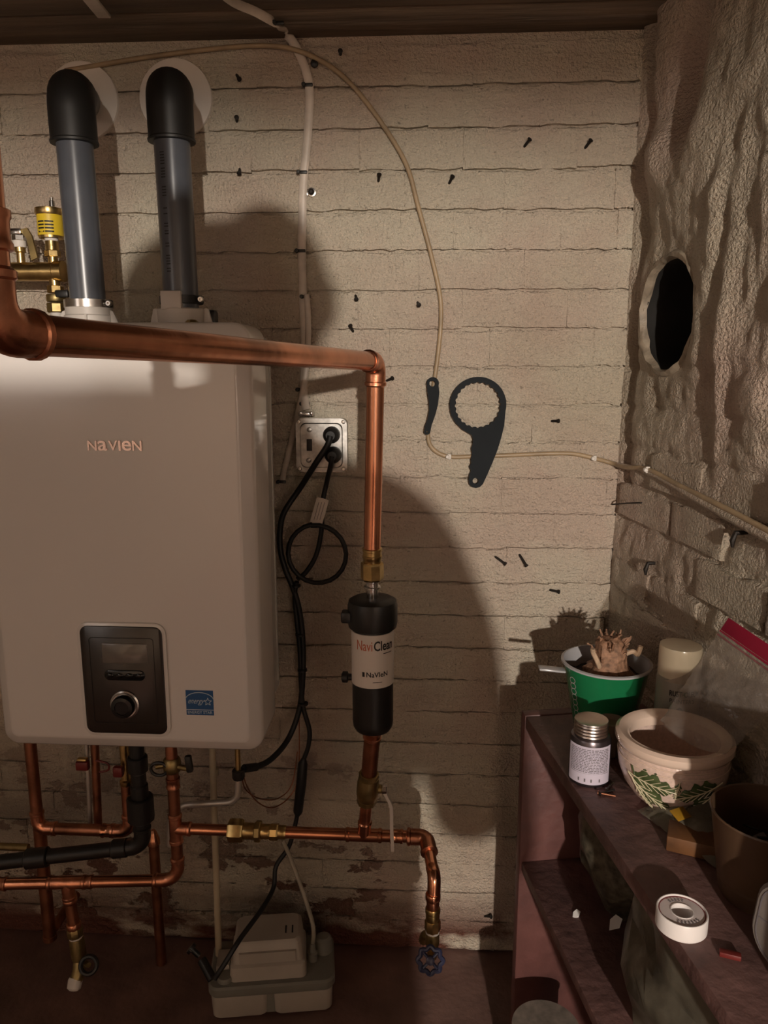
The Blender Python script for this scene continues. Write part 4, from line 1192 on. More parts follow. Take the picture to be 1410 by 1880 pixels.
# ---------------------------------------------------------------- outlet box
OY = 1.528
q0 = W(545, 866, OY); q1 = W(637, 768, OY)
oc = (q0+q1)/2; ow = q1.x-q0.x; oh = q1.z-q0.z
ob_ = thing('outlet_box', 'galvanised steel outlet box with switch slot on the brick wall', 'outlet box', (oc.x, 1.56, q0.z))
bxw = MB()
bxw.layers([[V((oc.x+p[0], y_, oc.z+p[1])) for p in rrect(ow-0.006, oh-0.006, 0.010)] for y_ in (OY+0.004, WALL_Y-0.002)])
bxw.build('box', M['zinc'], ob_)
notch = []
w2, h2, n_ = ow/2, oh/2, 0.013
for sx, sy in ((1, 1), (-1, 1), (-1, -1), (1, -1)):
    arc = [(sx*(w2 - n_*(1-math.sin(t))) , sy*(h2 - n_*(1-math.cos(t)))) for t in [PI/2*k/4 for k in range(5)]]
    # scooped corner
    arc = [(sx*(w2 - n_*math.cos(t)), sy*(h2 - n_*math.sin(t))) for t in [PI/2*k/4 for k in range(5)]]
    arc = [(sx*(w2 - n_ + n_*(math.sin(t))), sy*(h2 - n_ + n_*math.cos(t))) for t in [PI/2*k/4 for k in range(5)]]
    if sx*sy > 0: arc = arc[::-1]
    notch += arc
pl_ = MB(); pl_.plate([notch], V((oc.x, OY, oc.z)), ex, ey, ez, 0.003)
cvp = pl_.build('cover_plate', M['zinc'], ob_)
rp_ = MB(); rp_.layers([[V((oc.x+p[0], y_, oc.z+p[1])) for p in rrect(ow*s_, oh*s_, 0.012)] for y_, s_ in ((OY-0.002, 0.84), (OY-0.007, 0.80))])
rp_.build('raised_face', M['zinc'], cvp)
for sx in (-1, 1):
    for sy in (-1, 1):
        MB().lathe((oc.x+sx*(w2-0.007), OY-0.003, oc.z+sy*(h2-0.007)), FW, [(0.0042, 0), (0.0042, 0.0015), (0.003, 0.0025), (0.0001, 0.0026)], 12).build('screw', M['steel'], cvp)
for px, py in ((568, 789), (567, 845)):
    p = W(px, py, OY-0.007)
    MB().lathe(p, FW, [(0.0052, 0), (0.0052, 0.001), (0.003, 0.002), (0.0001, 0.002)], 14).build('screw', M['zinc'], cvp)
p = W(568, 817, OY-0.007)
MB().box(p, (0.011, 0.003, 0.024), bev=0.001).build('switch_slot', M['ink'], cvp)
cn = W(563, 758, OY+0.02)
cw = MB().box(cn + UP*-0.002, (0.03, 0.022, 0.009), bev=0.002)
cc = thing('cable_connector', 'bright metal cable clamp on top of the outlet box', 'connector', cn)
cw.build('clamp', M['steel'], cc)
for sx in (-1, 1):
    MB().lathe(cn + RT*sx*0.011 + FW*0.009, FW, [(0.004, 0), (0.004, 0.004), (0.002, 0.005)], 10).build('screw', M['steel'], cc)

# ---------------------------------------------------------------- power cords with plugs
def plug(p, root):
    MB().lathe(p + V((0, 0.016, 0)), FW, [(0.0165, 0), (0.017, 0.006), (0.0168, 0.016), (0.013, 0.026), (0.009, 0.03)], 20).build('plug', M['rubber'], root)
CY = 1.50
def C(x, y, Y=1.54): return W(x, y, Y)
pA = W(608, 799, OY-0.022); pB = W(611, 836, OY-0.022)
c1_ = thing('power_cord', 'black power cord running from the upper plug to the boiler underside', 'cord', pA)
plug(pA, c1_)
MB().tube(spline([pA + V((0, -0.012, 0)), C(601, 818, 1.495), C(580, 850, 1.50), C(553, 893), C(522, 940), C(514, 975), C(515, 1010), C(524, 1045), C(540, 1085), C(551, 1130), C(556, 1180), C(556, 1240), C(550, 1300), C(530, 1355, 1.52), C(500, 1392, 1.46), C(470, 1408, 1.42), C(446, 1411, 1.39)], 7), 0.0062, 10).build('cord', M['rubber'], c1_)
MB().tube([C(470, 1408, 1.42), C(448, 1411, 1.392)], 0.0085, 12).build('strain_relief', M['rubber'], c1_)
c2_ = thing('pump_cord', 'black power cord coiled in a loop from the lower plug down to the pump', 'cord', pB)
plug(pB, c2_)
lc = C(582, 1017, 1.535)
lr = S(54, lc)
loop = []
for k in range(23):
    t = math.radians(100 - 16.4*k)
    loop.append(lc + V((lr*math.cos(t), -0.006 + 0.0005*k, lr*1.02*math.sin(t))))
down = [C(545, 1068, 1.535), C(541, 1095), C(545, 1140), C(551, 1200), C(553, 1260), C(557, 1300), C(568, 1340), C(566, 1370), C(556, 1398)]
mid = [C(548, 1480), C(543, 1510), C(530, 1555, 1.53), C(507, 1590, 1.51), C(502, 1630, 1.49), C(480, 1670, 1.43), C(440, 1725, 1.345), C(412, 1770, 1.315), C(394, 1797, 1.305)]
MB().tube(spline([pB + V((0, -0.012, 0)), C(607, 855, 1.50), C(600, 885), C(592, 925), C(590, 975), C(580, 1020), C(562, 1050), C(546, 1063)], 7), 0.0052, 10).build('cord', M['rubber'], c2_)
MB().tube(loop, 0.0050, 10).build('coil', M['rubber'], c2_)
MB().tube(spline(down, 7), 0.0052, 10).build('cord_drop', M['rubber'], c2_)
MB().tube([C(558, 1392), C(556, 1402), C(553, 1440), C(547, 1490), C(546, 1498)], [0.005, 0.0105, 0.0115, 0.0105, 0.005], 12).build('inline_module', M['rubber'], c2_)
MB().tube(spline(mid, 6), 0.0052, 10).build('cord_tail', M['rubber'], c2_)
tg0, tg1 = C(592, 918, 1.532), C(581, 958, 1.532)
tdir = (tg1-tg0); Rt_ = Matrix.Rotation(math.atan2(tdir.x, -tdir.z)*-1, 3, 'Y')
tagm = MB(); tagm.box((tg0+tg1)/2, (0.026, 0.0035, tdir.length*1.15), Rt_, bev=0.001)
o = tagm.build('cord_tag', M['label'], c2_); o['label'] = 'white paper warning tag'
tl = MB()
for k in range(3):
    tl.box((tg0+tg1)/2 + FW*0.002 + RT*(-0.006+0.006*k), (0.001, 0.0006, tdir.length*0.8), Rt_)
tl.build('tag_print', M['greyink'], o)
for (x, y) in ((541, 1075), (549, 1165), (553, 1230), (555, 1292)):
    p = C(x+2, y)
    one(MB().lathe(p - UP*0.003, UP, [(0.0095, 0), (0.0105, 0.001), (0.0105, 0.005), (0.0095, 0.006)], 12), 'cable_tie', M['black'],
        {1075: 'black tie holding the cords just under the coil', 1165: 'second black cord tie below the coil', 1230: 'third black cord tie below the coil', 1292: 'lowest black cord tie above the inline module'}[y], 'cable tie', p, 'ties on the black cords')
# sensor wires
sw_ = thing('sensor_wires', 'pair of thin brown wires looping under the boiler corner', 'wire', W(455, 1440, 1.40))
MB().tube(spline([W(446, 1418, 1.38), W(452, 1440, 1.40), W(470, 1470, 1.44), W(500, 1483, 1.50), W(532, 1462, 1.54), W(548, 1420, 1.55), W(549, 1300, 1.555)], 6), 0.0013, 6).build('wire', M['copper_dull'], sw_)
MB().tube(spline([W(444, 1418, 1.38), W(450, 1448, 1.40), W(476, 1466, 1.45), W(510, 1466, 1.52), W(536, 1440, 1.55), W(546, 1380, 1.56)], 6), 0.0013, 6).build('wire', M['copper_dull'], sw_)

# ---------------------------------------------------------------- cables on the wall
CW = WALL_Y - 0.0055
def ribbon(path, w, t, flat=True):
    """flat two-core cable: an oval section"""
    mb = MB(); pts = path; rings = []
    for i, p in enumerate(pts):
        d = (pts[min(i+1, len(pts)-1)] - pts[max(i-1, 0)]).normalized()
        n = V((0, -1, 0)); s = d.cross(n).normalized()
        rings.append([p + s*(w/2*math.cos(a)) + n*(t/2*math.sin(a)) for a in [2*PI*k/10 for k in range(10)]])
    return mb.layers(rings)
main = [WZ(385, -30, 1.958), WZ(425, 2, 1.958), WZ(470, 22, 1.958), WZ(508, 44, 1.955), W(524, 60, CW-0.004), W(541, 82, CW), W(560, 125, CW), W(568, 165, CW), W(566, 230, CW), W(561, 290, CW), W(557, 330, CW), W(555, 400, CW), W(554, 460, CW), W(556, 540, CW), W(559, 610, CW), W(560, 660, CW), W(557, 715, CW), W(562, 752, 1.555)]
one(ribbon(spline(main, 6), 0.0165, 0.008), 'white_cable', M['cable'], 'flat white electrical cable clipped down the wall to the outlet box', 'cable', W(562, 752, 1.56))
br = [W(563, 540, CW-0.006), W(566, 600, CW-0.006), W(563, 665, CW-0.006), W(556, 715, CW-0.006), W(543, 775, CW), W(530, 830, CW), W(522, 862, CW), W(518, 884, CW)]
one(ribbon(spline(br, 6), 0.012, 0.007), 'grey_branch_cable', M['cable'], 'pale cable branching left behind the outlet box', 'cable', W(518, 884, CW))
tan = [W(120, 130, CW), W(180, 120, CW), W(250, 108, CW), W(330, 97, CW), W(420, 87, CW), W(490, 84, CW), W(540, 91, CW-0.006), W(590, 112, CW-0.006), W(640, 150, CW), W(695, 218, CW), W(745, 300, CW), W(768, 380, CW), W(792, 470, CW), W(808, 545, CW), W(809, 600, CW), W(803, 660, CW), W(796, 710, CW), W(786, 790, CW), W(793, 822, CW), W(822, 838, CW), W(870, 838, CW), W(930, 836, CW), W(1000, 833, CW), W(1050, 833, CW), W(1090, 841, CW), W(1126, 851, CW-0.003), WR(1150, 858, 0.012), WR(1190, 862, 0.012), WR(1250, 893, 0.013), WR(1310, 922, 0.014), WR(1370, 953, 0.014), WR(1440, 990, 0.014)]
tsp = spline(tan, 6)
one(MB().tube(tsp, 0.0046, 10), 'tan_cable', M['tancable'], 'thin tan cable arching over the wall and behind the wrenches to the right wall', 'cable', W(870, 838, CW))
# painted-over conduit on the right wall
cd_ = [WR(1135, 853, 0.010), WR(1190, 866, 0.010), WR(1260, 903, 0.011), WR(1330, 942, 0.011), WR(1450, 1005, 0.011)]
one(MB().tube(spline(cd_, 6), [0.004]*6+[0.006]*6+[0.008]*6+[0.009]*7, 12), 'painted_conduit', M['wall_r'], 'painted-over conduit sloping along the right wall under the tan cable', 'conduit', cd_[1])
def clip(px, py, label, m='black', size=0.006, Y=CW, wide=1.0, onr=False):
    p = WR(px, py, 0.014) if onr else W(px, py, Y)
    if py == 44: p = WZ(px, py, 1.953)
    t = thing('cable_clip', label, 'cable clip', p, 'cable clips')
    MB().box(p + FW*0.004, (0.016*wide, 0.005, size), bev=0.0012).build('saddle', M[m], t)
    MB().lathe(p + V((-0.009*wide, -0.003, 0)), FW, [(0.0042, 0), (0.0042, 0.006), (0.003, 0.008), (0.0001, 0.0082)], 10).build('nail_head', M[m], t)
for px, py, lab in ((514, 44, 'black clip at the top of the white cable by the ceiling'), (567, 157, 'black clip on the white cable below its top bend'), (557, 317, 'black clip on the white cable left of a screw'), (554, 461, 'black clip at the middle of the white cable'),
                    (563, 545, 'black clip where the white cable splits in two'), (555, 715, 'black clip where the grey branch leaves the white cable'), (562, 741, 'black clip just above the outlet box'), (519, 884, 'black clip ending the grey branch cable')):
    clip(px, py, lab)
for px, py, lab in ((825, 838, 'white staple on the tan cable beside the long wrench'), (1091, 841, 'white staple on the tan cable near the corner')):
    clip(px, py, lab, 'ptfe', 0.011, CW, 0.45)
clip(1188, 862, 'white staple on the tan cable on the right wall', 'ptfe', 0.012, CW, 0.5, True)

# ---------------------------------------------------------------- wrenches hanging on the wall
WYW = WALL_Y - 0.013
def zpt(zx, zy):   # from a zoomed crop of the photograph to wall coordinates
    p = W(480 + zx/2.82, 600 + zy/2.82, WYW); return (p.x, p.z)
hx_ = zpt(1120, 405)
ro = (zpt(1268, 405)[0] - zpt(975, 405)[0])/2
ri = (zpt(1240, 405)[0] - zpt(1003, 405)[0])/2
outer = []
for a in range(-12, 236, 8):
    t = math.radians(a)
    outer.append((hx_[0] + ro*math.cos(t), hx_[1] + ro*math.sin(t)*0.99))
hand = [(1040, 532), (1068, 548), (1088, 560), (1096, 582), (1092, 610), (1086, 628), (1090, 655), (1083, 680), (1085, 705), (1076, 722), (1084, 745), (1076, 765), (1072, 790), (1076, 815), (1090, 829), (1110, 833), (1130, 828), (1146, 812), (1168, 765), (1196, 700), (1220, 640), (1240, 575), (1256, 510)]
outer = outer + [zpt(*p) for p in hand]
inner = []
for k in range(96):
    t = 2*PI*k/96
    f = 1.0 if (k % 4) in (0, 1) else 0.955
    inner.append((hx_[0] + ri*f*math.cos(t) + 0.0, hx_[1] + ri*f*math.sin(t)))
hc = zpt(1108, 796)
hol = [(hc[0] + 0.0062*math.cos(2*PI*k/12), hc[1] + 0.0062*math.sin(2*PI*k/12)) for k in range(12)]
wr1 = MB(); wr1.plate([outer, inner, hol], V((0, WYW, 0)), ex, ey, ez, 0.005)
one(wr1, 'ring_wrench', M['charcoal'], 'large charcoal plastic ring wrench with a toothed opening hanging on the wall', 'wrench', V((hc[0], WYW, hc[1])), smooth=False)
sm = []
for a in range(-20, 201, 20):
    c = zpt(887, 292); r = 0.0125
    sm.append((c[0] + r*math.cos(math.radians(a)), c[1] + r*math.sin(math.radians(a))))
left = [(858, 330), (866, 380), (868, 430), (858, 480), (845, 515)]
end = []
c2w = zpt(858, 540); 
for a in range(160, 361, 25):
    end.append((c2w[0] + 0.0066*math.cos(math.radians(a)), c2w[1] + 0.0066*math.sin(math.radians(a))))
right = [(882, 505), (900, 455), (914, 400), (921, 340)]
poly = sm + [zpt(*p) for p in left] + end + [zpt(*p) for p in right]
c3 = zpt(885, 293)
octo = [(c3[0] + 0.0062*math.cos(2*PI*k/8+0.39), c3[1] + 0.0062*math.sin(2*PI*k/8+0.39)) for k in range(8)]
c4 = zpt(858, 541)
dot = [(c4[0] + 0.0016*math.cos(2*PI*k/8), c4[1] + 0.0016*math.sin(2*PI*k/8)) for k in range(8)]
wr2 = MB(); wr2.plate([poly, octo, dot], V((0, WYW-0.006, 0)), ex, ey, ez, 0.005)
one(wr2, 'key_wrench', M['charcoal'], 'small curved charcoal wrench hanging left of the large ring wrench', 'wrench', V((c4[0], WYW-0.006, c4[1])), smooth=False)

# ---------------------------------------------------------------- nails and screws in the bricks
def nail(px, py, dx_, dz_, label, ln=0.012, m='nail', head=0.0046):
    p = W(px, py, WALL_Y - 0.001)
    d = V((dx_, -1, dz_)).normalized()
    mb = MB().tube([p - d*0.006, p + d*ln], 0.0028, 8).lathe(p + d*ln, d, [(0.002, 0), (head, 0.0005), (head, 0.0022), (0.002, 0.003)], 10)
    one(mb, 'wall_nail', M[m], label, 'nail', p, 'old nails in the brick wall')
for px, py, dx_, dz_, lab in (
    (436, 140, 0.6, -0.9, 'dark bent nail high up beside the right vent flange'),
    (440, 312, 0.1, -0.8, 'dark nail in a mortar line between right vent and white cable'),
    (695, 331, 0.2, 0.8, 'dark nail above a thin scratch right of the white cable'),
    (826, 334, 0.5, 0.8, 'dark nail just right of the tan cable bend'),
    (965, 266, 0.7, 0.8, 'dark nail high on the wall, left of a matching pair'),
    (1077, 268, 0.6, 0.8, 'dark nail high on the wall nearest the right corner'),
    (653, 543, 0.2, -0.7, 'dark nail right of the white cable above the copper elbow'),
    (767, 556, 0.2, -0.4, 'tiny dark nail left of the tan cable'),
    (647, 606, -0.3, 0.8, 'small dark nail directly above the copper elbow'),
    (712, 698, 1.2, 0.5, 'dark nail beside the copper elbow collar'),
    (435, 222, 0.2, 0.2, 'tiny dark nail between right vent and white cable'),
    (625, 100, 0.1, 0.1, 'dark nail head near the ceiling right of the cable bend'),
    (1015, 773, 1.2, 0.1, 'flat dark nail right of the ring wrench')):
    nail(px, py, dx_, dz_, lab)
nail(912, 1024, 1.5, -0.9, 'long rusty nail slanting down, left of a pair under the wrench', 0.022)
nail(956, 1022, 1.0, -1.5, 'long rusty nail slanting down, right of a pair under the wrench', 0.022)
nail(1014, 1084, 1.6, -0.1, 'short rusty nail to the lower right of the nail pair', 0.014)
nail(893, 1682, 1.0, 0.7, 'small dark nail low on the wall beside the shelf shadow', 0.014)
p = W(572, 353, WALL_Y - 0.004)
sc_ = thing('wall_screw', 'bright washer with a black screw beside the white cable', 'screw', p)
MB().lathe(p, FW, [(0.0085, 0), (0.0085, 0.0015), (0.005, 0.002)], 16).build('washer', M['steel'], sc_)
MB().lathe(p + FW*0.002, FW, [(0.006, 0), (0.0055, 0.004), (0.003, 0.006), (0.0001, 0.006)], 12).build('screw_head', M['nail'], sc_)
MB().box(p + LF*0.012, (0.014, 0.002, 0.012), bev=0.0006).build('strap', M['steel'], sc_)
p = W(578, 119, WALL_Y - 0.002)
one(MB().lathe(p, FW, [(0.004, 0), (0.007, 0.003), (0.007, 0.009), (0.004, 0.011), (0.0001, 0.011)], 12), 'wall_plug', M['black'], 'round black wall plug right of the white cable bend', 'plug', p)
p = WR(1180, 922, 0.012)
one(MB().tube([WR(1124, 926, 0.010), WR(1150, 924, 0.020), WR(1178, 923, 0.022)], 0.0016, 8), 'corner_nail', M['nail'], 'thin horizontal nail sticking out near the corner of the walls', 'nail', p)
for px, py, lab in ((1199, 1034, 'dark nail stub on the right wall below the conduit'), (1362, 978, 'black hook under the conduit on the right wall')):
    p = WR(px, py, 0.004)
    one(MB().tube([p - RN*0.01, p + RN*0.010, p + RN*0.014 + DN*0.012, p + RN*0.013 + DN*0.022], [0.003, 0.004, 0.0045, 0.002], 8), 'wall_hook', M['nail'], lab, 'hook', p)
# loose wooden peg and bracket under the ceiling at the left
p = WZ(178, 14, 1.957)
one(MB().box(p, (0.024, 0.07, 0.006), Matrix.Rotation(0.05, 3, 'Z'), bev=0.002), 'ceiling_tab', M['cable'], 'pale strap hanging from the ceiling above the vents', 'strap', p)

# ---------------------------------------------------------------- red shelf along the right wall
ST = 0.72                                     # height of the top board
SC = WZ(966, 1316, ST)                        # far front corner
SU, SV = RD, -RN                              # towards the camera / towards the wall
SDEP = (SC - CORNER).dot(RN) - 0.008
SLEN = 1.05
Rs = Matrix((SU, SV, UP)).transposed()
def sp3(u, v, z): return V((SC.x, SC.y, 0)) + SU*u + SV*v + UP*z
def sbox(mb, u0, u1, v0, v1, z0, z1, bev=0.002):
    return mb.box(sp3((u0+u1)/2, (v0+v1)/2, (z0+z1)/2), (abs(u1-u0), abs(v1-v0), abs(z1-z0)), Rs, bev=bev)
shelf = thing('shelf_unit', 'worn oxblood-red wooden shelf unit along the right wall', 'shelf', sp3(SLEN/2, SDEP/2, 0))
sbox(MB(), -0.002, SLEN, 0.0, SDEP, ST-0.024, ST).build('top_board', M['shelf_top'], shelf)
sbox(MB(), -0.024, -0.001, -0.002, SDEP, 0.0, ST+0.002).build('end_panel', M['shelf'], shelf)
sbox(MB(), SLEN, SLEN+0.024, -0.002, SDEP, 0.0, ST).build('end_panel', M['shelf'], shelf)
LS = 0.42
sbox(MB(), 0.0, SLEN, 0.002, SDEP, LS-0.02, LS).build('lower_board', M['shelf_top'], shelf)
sbox(MB(), 0.0, SLEN, SDEP-0.008, SDEP, 0.06, ST-0.024).build('back_panel', M['shelf'], shelf)

def on_top(px, py, z=ST): return WZ(px, py, z)
# ---- green planter with a dried bulb
gc = on_top(1106, 1338); gz = 0.128; gr = 0.0745; gb = 0.050
gp = thing('green_planter', 'green enamel bucket planter with a side handle holding a dried plant', 'planter', gc)
MB().lathe(gc, UP, [(gb*0.9, 0.0), (gb, 0.002), (gr*0.985, gz-0.004), (gr*1.03, gz-0.002), (gr*1.035, gz+0.001), (gr*0.99, gz+0.001), (gr*0.985, gz-0.002)], 48, cap=False).build('pail', M['green'], gp)
MB().lathe(gc, UP, [(gr*0.986, gz-0.001), (gr*0.89, gz-0.040)], 48, cap=False).build('inner_enamel', M['enamel'], gp)
so_ = MB()
sv_ = []; sf_ = []
for i in range(9):
    for k in range(28):
        r = gr*0.91*(i/8); t = 2*PI*k/28
        x, y = r*math.cos(t), r*math.sin(t)
        sv_.append(gc + V((x, y, gz-0.030 + 0.006*mnoise.noise(V((x*60, y*60, 0))) + 0.004*mnoise.noise(V((x*160, y*160, 3))))))
for i in range(8):
    for k in range(28):
        sf_.append((i*28+k, i*28+(k+1) % 28, (i+1)*28+(k+1) % 28, (i+1)*28+k))
so_.add(sv_, sf_).build('soil', M['soil'], gp)
rm_ = MB().lathe(gc + UP*(gz-0.001), UP, [(gr*0.985, -0.002), (gr*1.042, -0.001), (gr*1.042, 0.002), (gr*0.985, 0.003), (gr*0.985, -0.002)], 48, cap=False).build('rim', M['enamel'], gp)
hd_ = W(1010, 1229, gc.y - 0.01)
MB().box(V((gc.x - gr*1.28, gc.y-0.008, hd_.z)), (0.046, 0.020, 0.004), Matrix.Rotation(0.08, 3, 'Y'), bev=0.0015).build('handle', M['enamel'], gp)
gm = MB(); random.seed(4)
for k in range(9):
    zz = 0.020 + k*0.0105
    rr = gb + (gr-gb)*zz/gz + 0.0006
    t = -1.12
    pts = [(t + 0.11*math.cos(a) , zz + 0.0055*math.sin(a)) for a in [2*PI*q/12 for q in range(13)]]
    for i in range(12):
        (a1, z1), (a2, z2) = pts[i], pts[i+1]
        n1 = 0.82
        gm.add([gc + V((rr*math.sin(a), -rr*math.cos(a), z_)) for a, z_ in ((a1, z1), (a2, z2), (t+(a2-t)*n1, zz+(z2-zz)*n1), (t+(a1-t)*n1, zz+(z1-zz)*n1))], [(0, 1, 2, 3)])
gm.build('printed_chain', M['enamel'], gp, smooth=False)
# dried plant
dp = gc + V((0.004, -0.006, gz-0.032)); PS = 1.3
pt = thing('dried_plant', 'dried knobbly bulb with withered curled stalks in the green planter', 'plant', dp)
bl_ = MB(); vs_ = []; fs_ = []
prof = [(0.030, -0.004), (0.034, 0.006), (0.031, 0.014), (0.024, 0.022), (0.021, 0.032), (0.022, 0.042), (0.019, 0.054), (0.012, 0.060), (0.002, 0.061)]
for (r, h) in prof:
    for k in range(22):
        t = 2*PI*k/22
        q = 1 + 0.28*mnoise.noise(V((math.cos(t)*2.2, math.sin(t)*2.2, h*90)))
        q += 0.12*mnoise.noise(V((math.cos(t)*6, math.sin(t)*6, h*260)))
        vs_.append(dp + V((r*q*math.cos(t), r*q*math.sin(t), h))*PS)
for i in range(len(prof)-1):
    for k in range(22):
        fs_.append((i*22+k, i*22+(k+1) % 22, (i+1)*22+(k+1) % 22, (i+1)*22+k))
bl_.add(vs_, fs_).build('bulb', M['plant'], pt)
random.seed(21)
for k in range(34):
    a = random.uniform(0, 2*PI); rr = random.uniform(0.004, 0.017) if k < 18 else 0.0195
    b0 = dp + V((rr*math.cos(a), rr*math.sin(a), 0.050 if k < 18 else random.uniform(0.022, 0.050)))*PS
    tip = b0 + V((math.cos(a)*random.uniform(0.004, 0.016), math.sin(a)*random.uniform(0.004, 0.016), random.uniform(0.010, 0.024)))
    MB().tube(spline([b0, (b0+tip)/2 + V((random.uniform(-.004, .004), 0, 0.004)), tip], 4), [0.0022]*5 + [0.0015]*4, 6).build('stalk', M['plant'], pt)
for sx, pts in ((-1, [(-0.018, -0.02, 0.026), (-0.022, -0.024, 0.036), (-0.027, -0.022, 0.046), (-0.028, -0.022, 0.052)]), (1, [(0.020, -0.006, 0.040), (0.028, -0.008, 0.044), (0.034, -0.008, 0.040), (0.037, -0.01, 0.052)])):
    MB().tube(spline([dp + V(p)*PS for p in pts], 5), 0.0042, 8).build('pale_stalk', M['straw'], pt)

# ---- spray can
sc0 = V((0.414, 1.200, ST)); SCR = 0.0345
scn = thing('spray_can', 'spray paint can with a cream cap and swooping grey label', 'spray can', sc0)
MB().lathe(sc0, UP, [(SCR*0.93, 0), (SCR, 0.003), (SCR, 0.136), (SCR*0.95, 0.142)], 40).build('can_body', M['can'], scn)
MB().lathe(sc0 + UP*0.142, UP, [(SCR*0.955, 0), (SCR*0.965, 0.002), (SCR*0.965, 0.046), (SCR*0.93, 0.0500), (SCR*0.80, 0.0508), (SCR*0.1, 0.0508)], 40).build('cap', M['cap'], scn)
am2 = math.atan2(-sc0.x, sc0.y)
def cyl_patch(mb, ctr, r, ta, tb, f0, f1, n=20, m_=4):
    o = len(mb.v); vs_ = []; fs_ = []
    for i in range(n+1):
        t = ta + (tb-ta)*i/n
        for j in range(m_+1):
            z_ = f0(i/n) + (f1(i/n)-f0(i/n))*j/m_
            vs_.append(V((ctr[0] + r*math.sin(t), ctr[1] - r*math.cos(t), z_)))
    for i in range(n):
        for j in range(m_):
            a = i*(m_+1)+j
            fs_.append((a, a+m_+1, a+m_+2, a+1))
    mb.add(vs_, fs_)
sw_m = MB()
cyl_patch(sw_m, sc0, SCR*0.985, am2-1.15, am2+1.45, lambda t: ST+0.128, lambda t: ST+0.134 + 0.052*(t**1.5), 24)
M['swoosh'] = mat('tan_swoosh', (0.40, 0.33, 0.255), 0.35, var=0.05)
sw_m.build('swoosh_band', M['swoosh'], scn)
tx_ = MB()
text_round(tx_, 'RUST-OLEUM', (sc0.x, sc0.y), ST+0.1165, SCR+0.0012, am2+0.36, 0.050, 0.0095, bold=0.02)
text_round(tx_, "PAINTER'S", (sc0.x, sc0.y), ST+0.1055, SCR+0.0012, am2+0.25, 0.040, 0.0070)
tx_.build('lettering', M['ink'], scn, smooth=False)
bd = MB(); cyl_patch(bd, sc0, SCR+0.0005, am2-0.2, am2+0.5, lambda t: ST+0.072, lambda t: ST+0.099-0.03*(2*t-1)**2, 12)
bd.build('dark_badge', M['ink'], scn)

# ---- ceramic pot with leaves
cc_ = on_top(1229, 1466); CRr = 0.083; PK = 0.94
cp_ = thing('ceramic_pot', 'round blush ceramic pot with raised green leaves and rolled rim', 'pot', cc_)
cprof = [(r*PK, h*1.0) for r, h in [(0.040, 0.0), (0.046, 0.002), (0.060, 0.014), (0.073, 0.032), (0.081, 0.052), (0.0835, 0.068), (0.082, 0.082), (0.079, 0.090)]]
MB().lathe(cc_, UP, cprof + [(0.070*PK, 0.090), (0.074*PK, 0.070), (0.055*PK, 0.02), (0.001, 0.015)], 56).build('body', M['ceramic'], cp_)
MB().lathe(cc_, UP, [(r*PK, h) for r, h in [(0.0795, 0.088), (0.086, 0.091), (0.0895, 0.097), (0.0885, 0.104), (0.083, 0.108), (0.074, 0.107), (0.0675, 0.101), (0.0660, 0.088)]], 56, cap=False).build('rim', M['ceramic_rim'], cp_)
for zz, rr in ((0.0745, 0.0842), (0.083, 0.0828)):
    MB().lathe(cc_, UP, [(rr*PK-0.0008, zz-0.001), (rr*PK, zz), (rr*PK-0.0008, zz+0.001)], 56, cap=False).build('throwing_ring', M['ceramic_rim'], cp_)
def pot_r(z):
    for i in range(len(cprof)-1):
        (r0, z0), (r1, z1) = cprof[i], cprof[i+1]
        if z0 <= z <= z1: return r0 + (r1-r0)*(z-z0)/(z1-z0)
    return cprof[-1][0]
def pot_pt(s, z, lift):     # s = arc length from the front
    z = min(max(z, 0.003), 0.089)
    r = pot_r(z) + lift; t = s/0.083
    return cc_ + V((r*math.sin(t), -r*math.cos(t), z))
am3 = math.atan2(-cc_.x, cc_.y)
def leaf(s0, z0, ang, ln, wd, name='leaf'):
    ca, sa = math.cos(ang), math.sin(ang)
    n = 18
    def to(u, v): return (s0 + (u*ca - v*sa), z0 + (u*sa + v*ca))
    top = []; bot = []
    for i in range(n+1):
        u = i/n
        w = wd*(math.sin(PI*min(1, u*1.02))**0.7)*(1-0.45*u)*(1 + 0.28*math.cos(u*PI*8))
        top.append((u*ln, max(w, 0))); bot.append((u*ln, -max(w, 0)))
    mb = MB(); vs_ = []; fs_ = []; m_ = 6
    for i in range(n+1):
        for j in range(m_+1):
            f = j/m_
            v = bot[i][1] + (top[i][1]-bot[i][1])*f
            s, z = to(top[i][0], v)
            vs_.append(pot_pt(s, z, 0.0008 + 0.0022*math.sin(PI*f)*math.sin(PI*min(1, max(0.05, i/n)))))
    for i in range(n):
        for j in range(m_):
            a = i*(m_+1)+j
            fs_.append((a, a+m_+1, a+m_+2, a+1))
    mb.add(vs_, fs_)
    o = mb.build(name, M['leaf'], cp_)
    vm_ = MB()
    vm_.tube([pot_pt(*to(u*ln, 0), 0.0036) for u in [-0.12+1.08*k/10 for k in range(11)]], 0.0009, 6)
    for k in range(1, 6):
        for sg in (-1, 1):
            u = k/7
            vm_.tube([pot_pt(*to(u*ln, 0), 0.0034), pot_pt(*to(u*ln + 0.2*ln, sg*wd*0.62*(1-0.5*u)), 0.0030)], 0.0006, 5)
    vm_.build('leaf_veins', M['vein'], o)
S0 = am3*0.083
leaf(S0-0.058, 0.062, -0.12, 0.070, 0.020)
leaf(S0-0.058, 0.056, -0.62, 0.084, 0.017)
leaf(S0-0.056, 0.052, -1.10, 0.050, 0.012)
leaf(S0+0.072, 0.064, 3.45, 0.070, 0.019)
leaf(S0+0.074, 0.054, 3.85, 0.066, 0.015)
leaf(S0+0.012, 0.070, -1.75, 0.026, 0.006)
